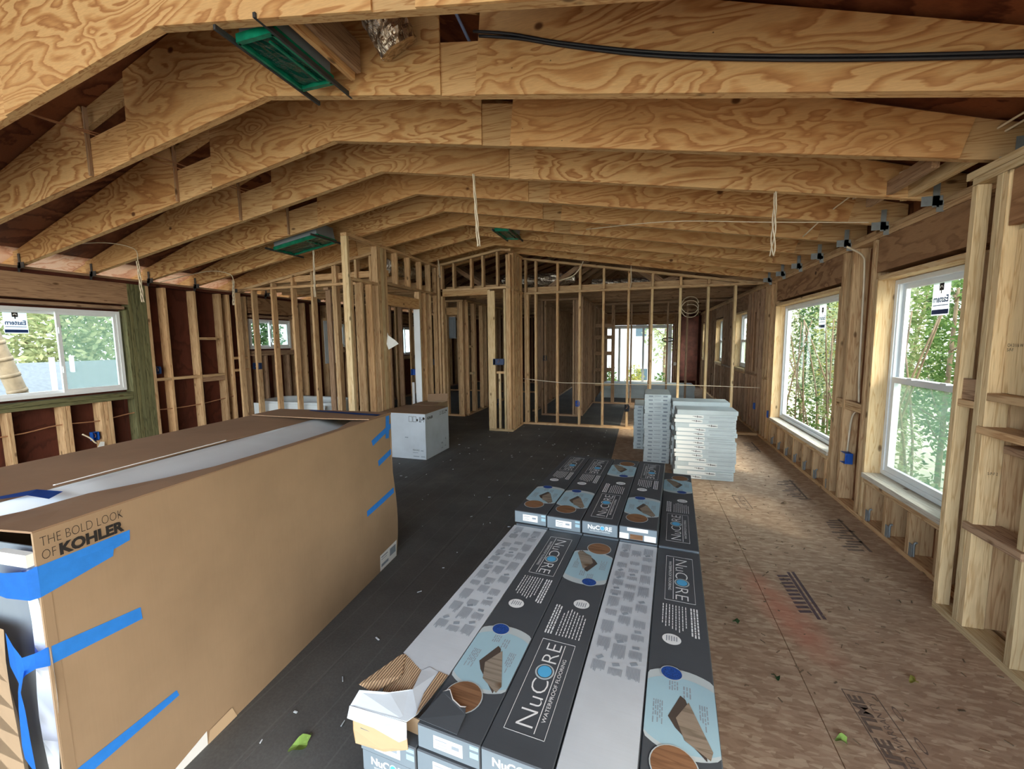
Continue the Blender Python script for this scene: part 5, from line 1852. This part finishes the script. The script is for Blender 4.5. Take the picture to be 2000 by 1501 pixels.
# boards lying between the trusses over the window wall
for k, (x_, z_, a, b, lab) in enumerate(((1.50, 2.475, 3.0, 3.72, 'long board laid across the trusses beside the window wall'), (1.62, 2.452, 2.90, 3.55, 'short pale board resting on the window wall plate'))):
    t = thing('loose_board', lab, 'board', (x_, a, z_))
    ab('board_body', t, 0, .038, 0, b - a, 0, .085, M['stud_old'] if k == 0 else M['stud_pale'])


# ------------------------------------------------------------------ floor stamps, debris, leaves
st = thing('stamp_mark', 'black warranty stamp printed on the subfloor close to the camera', 'stamp', (.945, 1.87, .0008), radians(2))
def fr_xy(name, parent, x0, x1, y0, y1, t, mat, z=0):
    return multi(name, parent, [((x0 + x1) / 2, y0, z, x1 - x0, t, .0004), ((x0 + x1) / 2, y1, z, x1 - x0, t, .0004), (x0, (y0 + y1) / 2, z, t, y1 - y0, .0004), (x1, (y0 + y1) / 2, z, t, y1 - y0, .0004)], mat)
M['stamp'] = plain('faded_stamp_ink', lin(112, 95, 83), .85, 0, .25, 40)
M['stamp2'] = plain('purple_stamp_ink', lin(92, 74, 78), .85, 0, .3, 40)
fr_xy('stamp_border', st, -.062, .062, -.20, .20, .004, M['stamp'])
text('stamp_lettering', st, 'LIFE TIME', .070, M['stamp'], (-.005, -.185, 0), (0, 1, 0), (-1, 0, 0), fit=.36, offset=.003)
text('stamp_lettering', st, 'LTD WARRANTY', .038, M['stamp'], (.035, -.17, 0), (0, 1, 0), (-1, 0, 0), fit=.32)
text('stamp_lettering', st, 'B  O  O', .03, M['stamp'], (.11, -.19, 0), (0, 1, 0), (-1, 0, 0), fit=.34)
st = thing('stamp_mark', 'purple-black barcode-like stamp on the subfloor patch painted as warm light', 'stamp', (.965, 2.84, .0008), radians(1))
multi('stamp_bar', st, [(.028, 0, 0, .018, .50, .0004), (-.002, -.01, 0, .018, .50, .0004)], M['stamp2'])
multi('stamp_hatching', st, [(-.05, -.2 + k * .042, 0, .07, .022, .0004, .25) for k in range(10)], M['stamp2'])
st = thing('stamp_mark', 'small faint boxed stamp on the subfloor before the tile cartons', 'stamp', (.94, 4.35, .0008), radians(3))
fr_xy('stamp_border', st, -.05, .05, -.16, .16, .006, M['stamp'])
text('stamp_lettering', st, 'LIFE TIME', .05, M['stamp'], (.02, -.14, 0), (0, 1, 0), (-1, 0, 0), fit=.28)
for (x_, y_, lab) in ((1.56, 3.85, 'dark smeared stamp on the subfloor under the near window'), (1.50, 4.9, 'grey smeared stamp on the subfloor under the picture window'), (1.52, 6.7, 'small dark stamp on the subfloor at the far wall corner')):
    st = thing('stamp_mark', lab, 'stamp', (x_, y_, .0008), radians(-2))
    multi('stamp_hatching', st, [(rnd.uniform(-.05, .05), -.3 + k * .05, 0, .11, .026, .0004, .2) for k in range(12)] + [(.07, 0, .0, .02, .6, .0004)], M['stamp'])


def leaf(label, x, y, r, rz, mat='leaf', z=.006):
    l = thing('fallen_leaf', label, 'leaf', (x, y, z), rz)
    V = [(0, 0, .004)]
    n = 16
    for k in range(n):
        a = 2 * pi * k / n
        rr = r * (1 + .12 * sin(3 * a) + (.35 if k == 0 else 0)) * (1, .8)[k % 2 == 5]
        V.append((rr * cos(a), rr * .8 * sin(a), .006 + .01 * sin(2 * a)))
    o = mesh_obj('leaf_blade', V, [(0, 1 + k, 1 + (k + 1) % n) for k in range(n)], M[mat], l)
    tube('leaf_stem', l, [(r * .9, 0, .006), (r * 1.5, .01, .004)], .0015, M[mat])
    return l


leaf('light green round leaf lying on the dark floor', -1.235, 1.155, .036, 1.2)
leaf('small green leaf on the subfloor seam beside the warranty stamp', .765, 1.775, .022, .6)
leaf('tiny dark leaf on the subfloor beside the flooring cartons', .52, 2.42, .016, .2, 'fol_dark')
leaf('tiny curled leaf on the subfloor near the painted warm-light patch', .62, 2.05, .014, 2.2, 'fol_dark')
leaf('small yellowish leaf on the bare subfloor under the near window', 1.2, 2.2, .02, 1.0, 'fol_yellow')
leaf('brown curled leaf by the anchor straps of the near window', 1.4, 3.1, .02, 2.0, 'bark')
leaf('brown leaf scrap by the window wall below the picture window', 1.3, 4.4, .022, 0.3, 'bark')
r5 = random.Random(11)
bx = []
for k in range(240):
    x_, y_ = r5.uniform(-3.4, 1.6), r5.uniform(.8, 7.3)
    if -.85 < x_ < .4 and y_ < 3.5: continue
    if -.2 < x_ < 1.1 and y_ > 4.8: continue
    if x_ < -1.5 and y_ < 2.7: continue
    if -3.5 < x_ < -2.6 and 4.7 < y_ < 5.6: continue
    bx.append((x_, y_, .0055 if x_ < -.36 else .002, r5.uniform(.003, .008), r5.uniform(.006, .03), .003, r5.uniform(0, 3)))
o = multi('floor_litter', None, [b for b in bx if b[0] < -.36], M['drywall'])
tag(o, 'pale wood chips and crumbs scattered over the dark floor', 'litter', kind='stuff')
bx2 = [b for b in bx if b[0] >= -.36]
for k in range(160): 
    x_, y_ = r5.uniform(.45, 1.6), r5.uniform(1.3, 6.5)
    if x_ < 1.1 and y_ > 4.8: continue
    bx2.append((x_, y_, .002, r5.uniform(.002, .006), r5.uniform(.008, .035), .003, r5.uniform(0, 3)))
o = multi('floor_debris', None, bx2, M['bark'])
tag(o, 'dark twigs and bark crumbs scattered on the bare subfloor', 'litter', kind='stuff')


# ------------------------------------------------------------------ outside
GZ = -2.7
g = mesh_obj('ground', [(-60, -50, GZ), (60, -50, GZ), (60, 70, GZ), (-60, 70, GZ)], [(0, 1, 2, 3)], M['pale_ground'])
tag(g, kind='structure')


def foliage(name, parent, centre, rad, n, size, mat, rs, flat_=1.0, drop=.35):
    V, F = [], []
    cx, cy, cz = centre
    for k in range(n):
        # clumped points in an ellipsoid shell
        u, v_, w_ = rs.gauss(0, 1), rs.gauss(0, 1), rs.gauss(0, 1)
        l = math.sqrt(u * u + v_ * v_ + w_ * w_) + 1e-6
        q = rs.uniform(.45, 1.0)
        p = Vector((cx + rad[0] * q * u / l, cy + rad[1] * q * v_ / l, cz + rad[2] * q * w_ / l))
        a = Vector((rs.gauss(0, 1), rs.gauss(0, 1), rs.gauss(0, .6))).normalized()
        b = a.cross(Vector((rs.gauss(0, 1), rs.gauss(0, 1), rs.gauss(0, 1)))).normalized()
        s_ = size * rs.uniform(.6, 1.4)
        m = len(V)
        V += [p - a * s_, p + b * s_ * .4, p + a * s_, p - b * s_ * .4]
        F.append((m, m + 1, m + 2, m + 3))
    o = mesh_obj(name, V, F, mat, parent)
    o['kind'] = 'stuff'
    return o


def tree(label, x, y, h, rad, mat, seed, trunk=.10, n=1600, size=.11, group='trees outside', branches=6, low=.25):
    rs = random.Random(seed)
    t = thing('tree', label, 'tree', (x, y, GZ), 0, group)
    tube('trunk', t, [(0, 0, 0), (rs.uniform(-.2, .2), rs.uniform(-.2, .2), h * .4), (rs.uniform(-.3, .3), rs.uniform(-.3, .3), h * .8)], trunk, M['bark'], 7, True, trunk * .4)
    for k in range(branches):
        a = rs.uniform(0, 6.28)
        z = h * rs.uniform(.3, .8)
        l = rad * rs.uniform(.6, 1.2)
        tube('branch', t, [(0, 0, z), (l * .5 * cos(a), l * .5 * sin(a), z + l * .35), (l * cos(a), l * sin(a), z + l * rs.uniform(.3, .9))], trunk * .35, M['bark'], 5, True, trunk * .1)
    foliage('foliage', t, (0, 0, h * (low + 1) / 2 + .2), (rad, rad, h * (1 - low) / 2), n, size, mat, rs)
    return t


TR = [
    ('slender yellow-green tree outside the near window', 4.8, 2.3, 6.0, .9, 'fol_yellow', 1), ('bare-branched tree just outside the near window', 4.75, 4.6, 6.4, .9, 'fol_pale', 3),
    ('tall yellow bamboo-like tree outside the picture window', 5.0, 6.9, 6.6, 1.0, 'fol_yellow', 4), ('dense green tree outside the picture window', 5.2, 9.4, 6.4, 1.15, 'fol_green', 5),
    ('pale tree outside the picture window, its far side', 4.8, 12.0, 6.4, 1.1, 'fol_pale', 6), ('deep green tree far along the window wall', 5.4, 15.0, 6.4, 1.3, 'fol_dark', 7),
    ('broad green tree behind the window wall trees, nearest', 12.4, 3.0, 7.2, 2.0, 'fol_green', 8), ('broad pale tree behind the window wall trees', 12.4, 7.6, 7.2, 2.0, 'fol_pale', 2),
    ('broad yellow tree behind the window wall trees', 12.4, 12.2, 7.2, 2.0, 'fol_yellow', 9), ('green tree farther back past the window wall', 12.4, 17.2, 7.5, 2.2, 'fol_green', 10),
    ('low dark tree outside the near end of the window wall', 4.4, .2, 4.6, .9, 'fol_dark', 17)]
for lab, x_, y_, h_, r_, mt, sd_ in TR:
    tree(lab, x_, y_, h_, r_, M[mt], sd_, n=2600 if x_ < 6 else 3400, size=.055 if x_ < 6 else .10, group='trees beyond the window wall', low=.2, trunk=.06 if 'bare' not in lab else .09, branches=9)
# hedge rows close to the house
for k in range(7):
    rs = random.Random(40 + k)
    hd = thing('hedge_shrub', 'green shrub against the house outside the windows, %s along the wall' % nth(k) if k else 'green shrub against the house outside the near window', 'shrub', (3.2 + .06 * (k % 2), 1.5 + k * 1.8, GZ), 0, 'shrubs along the window wall')
    foliage('foliage', hd, (0, 0, 1.55), (.42, .86, 1.8), 2200, .045, M['fol_green'] if k % 3 else M['fol_pale'], rs)
    for j in range(5): tube('stem', hd, [(rs.uniform(-.3, .3), rs.uniform(-.4, .4), 0), (rs.uniform(-.3, .3), rs.uniform(-.5, .5), 2.4), (rs.uniform(-.35, .35), rs.uniform(-.7, .7), 4.6)], .022, M['bark'], 5, True, .01)

for k in range(12):
    tree('tall leafy tree in the dense row past the window wall, %s along it' % nth(k) if k else 'tall leafy tree in the dense row past the window wall, nearest of them', 7.9, .2 + k * 2.25, 7.4, 1.1, M[('fol_pale', 'fol_yellow', 'fol_green', 'fol_pale')[k % 4]], 200 + k, n=5200, size=.075, group='dense tree row past the window wall', low=.06, trunk=.08, branches=6)
# left side: palm, neighbouring roof, trees
pt = thing('palm_tree', 'leaning palm trunk right outside the slider window', 'palm', (-9.0, 4.55, GZ))
def palm_c(z):
    return (0, -.235 * max(0, z - .4) + .0, z)
tube('trunk', pt, [palm_c(z) for z in (0, 1.5, 3.0, 4.5, 6.5)], .115, M['palm_bark'], 12, True, .10)
for k in range(26):
    z = .2 + k * .24
    tube('trunk_ring', pt, [palm_c(z), palm_c(z + .05)], .121 - .002 * z, M['palm_bark'], 12, False)
rs = random.Random(77)
for k in range(12):
    a = k * .53
    P = [(0, -1.43, 6.45), (.9 * cos(a), -1.43 + .9 * sin(a), 7.0), (1.9 * cos(a), -1.43 + 1.9 * sin(a), 6.4)]
    tube('frond', pt, P, .03, M['fol_green'], 4, True, .01)
nb = thing('neighbour_house', 'neighbouring house with a grey shingle roof and vent pipes', 'house', (-14.5, 2.0, GZ))
multi('house_wall', nb, [(-2.5, 5, 1.2, 5.0, 14, 2.4)], M['siding'])
flat('roof_slope', nb, [(.6, -3, 2.35), (.6, 13, 2.35), (-3.2, 13, 3.75), (-3.2, -3, 3.75)], M['shingle'], -.1)
flat('roof_slope', nb, [(-3.2, -3, 3.75), (-3.2, 13, 3.75), (-7, 13, 2.35), (-7, -3, 2.35)], M['shingle'], -.1)
for (x_, y_) in ((-1.2, 3.6), (-.4, 5.0), (-2.4, 6.4), (-1.8, 1.8)):
    tube('vent_pipe', nb, [(x_, y_, 2.6), (x_, y_, 3.65 + .3)], .06, M['siding'], 8, False)
for k, (lab, x_, y_, h_, r_, mt) in enumerate((('yellow-green tree behind the neighbouring roof', -30, 2.6, 9.4, 2.2, 'fol_yellow'), ('pale bare tree behind the neighbouring roof', -30, 9.0, 9.5, 2.4, 'fol_pale'),
                                              ('green tree behind the neighbouring roof ridge', -31, 16.5, 9, 2.6, 'fol_green'), ('green tree past the far end of the neighbouring house', -17, 20, 7.5, 2.2, 'fol_pale'), ('small green tree beside the neighbouring house', -9.6, 12.5, 6.2, 1.2, 'fol_pale'))):
    tree(lab, x_, y_, h_, r_, M[mt], 60 + k, n=1500, size=.20, group='trees beyond the neighbouring house', low=.3)
for k in range(5):
    tree('full green tree close behind the neighbouring house, %s along its ridge' % ('first' if not k else nth(k)), -24.2, 2.5 + 4.6 * k, 7.6 + (k % 2), 2.1, M[('fol_yellow', 'fol_green', 'fol_pale', 'fol_green', 'fol_dark')[k]], 300 + k, n=3600, size=.17, group='tree row close behind the neighbouring house', low=.2)

# beyond the back door: deck, plants, white house, fence
dk = thing('back_deck', 'orange-toned timber deck outside the back door', 'deck', (-2.6, 15.2, -.12))
for k in range(13): ab('deck_board', dk, 0, 5.0, k * .145, k * .145 + .138, 0, .03, M['deckboard'])
multi('deck_joist', dk, [(.4 + k * .6, .95, -.1, .04, 1.85, .18) for k in range(8)], M['stud_old'])
for (x_) in (.1, 1.7, 3.3, 4.9):
    ab('deck_post', dk, x_ - .045, x_ + .045, 1.9, 1.99, GZ + .12, 0, M['stud_old'], axis=2)
wh2 = thing('white_house', 'tall white house standing behind the garden', 'house', (-2.0, 30, GZ))
multi('house_wall', wh2, [(3, 4, 4, 13, 8, 8)], M['siding'])
flat('roof_slope', wh2, [(-4, -.4, 7.9), (10, -.4, 7.9), (10, 4, 10), (-4, 4, 10)], M['shingle'], -.1)
for (x_, z_) in ((1.9, 5.0), (4.4, 5.0), (-1.5, 5.0), (2.0, 1.8)):
    wq = multi('house_window', wh2, [(x_, -.02, z_, .9, .06, 1.2)], M['vinyl'])
    multi('window_pane', wq, [(x_, -.06, z_, .7, .02, 1.0)], M['dark_glass'])
fn = thing('garden_fence', 'pale picket fence across the garden behind the back door', 'fence', (-5, 23.5, GZ))
for k in range(48): ab('picket', fn, k * .21, k * .21 + .12, 0, .02, 0, 1.8, M['siding'], 0)
for z in (.5, 1.4): ab('rail', fn, 0, 10.1, .025, .06, z, z + .08, M['siding'])
for k in range(8):
    rs = random.Random(90 + k)
    x_ = -3.6 + k * 1.1
    s_ = thing('garden_plant', 'leafy garden plant behind the back door, %s in the bed' % ('first' if not k else nth(k)), 'plant', (x_, 18.6 + rs.uniform(-.6, .9), GZ), 0, 'plants behind the back door')
    hh = 3.0 + rs.uniform(-.3, .5) + (1.6 if k == 1 else 0)
    for j in range(4): tube('stem', s_, [(rs.uniform(-.1, .1), rs.uniform(-.1, .1), 0), (rs.uniform(-.3, .3), rs.uniform(-.3, .3), hh)], .03, M['bark'], 5, False, .01)
    foliage('foliage', s_, (0, 0, hh * .62), (.5, .5, hh * .42), 1500, .07, M[('fol_green', 'fol_pale', 'fol_green', 'fol_yellow')[k % 4]], rs)
for k, (lab, x_, y_, h_, r_, mt) in enumerate((('yellowish tree left behind the back door', -3.6, 24.5, 9.0, 2.0, 'fol_yellow'), ('thin bare tree before the white house', 1.2, 22.0, 7.5, 1.2, 'fol_pale'), ('green tree at the garden edge behind the back door', 4.5, 22.5, 7.0, 2.0, 'fol_green'))):
    tree(lab, x_, y_, h_, r_, M[mt], 120 + k, n=1300, size=.12, group='trees behind the back door', low=.35)

# fine print, hatching and symbols too small to pick apart
for o in COL.objects:
    if o.type == 'MESH' and o.parent is not None and o.name.split('.')[0] in ('fine_print', 'handling_symbols', 'stamp_hatching', 'label_print', 'end_print'):
        o['kind'] = 'stuff'
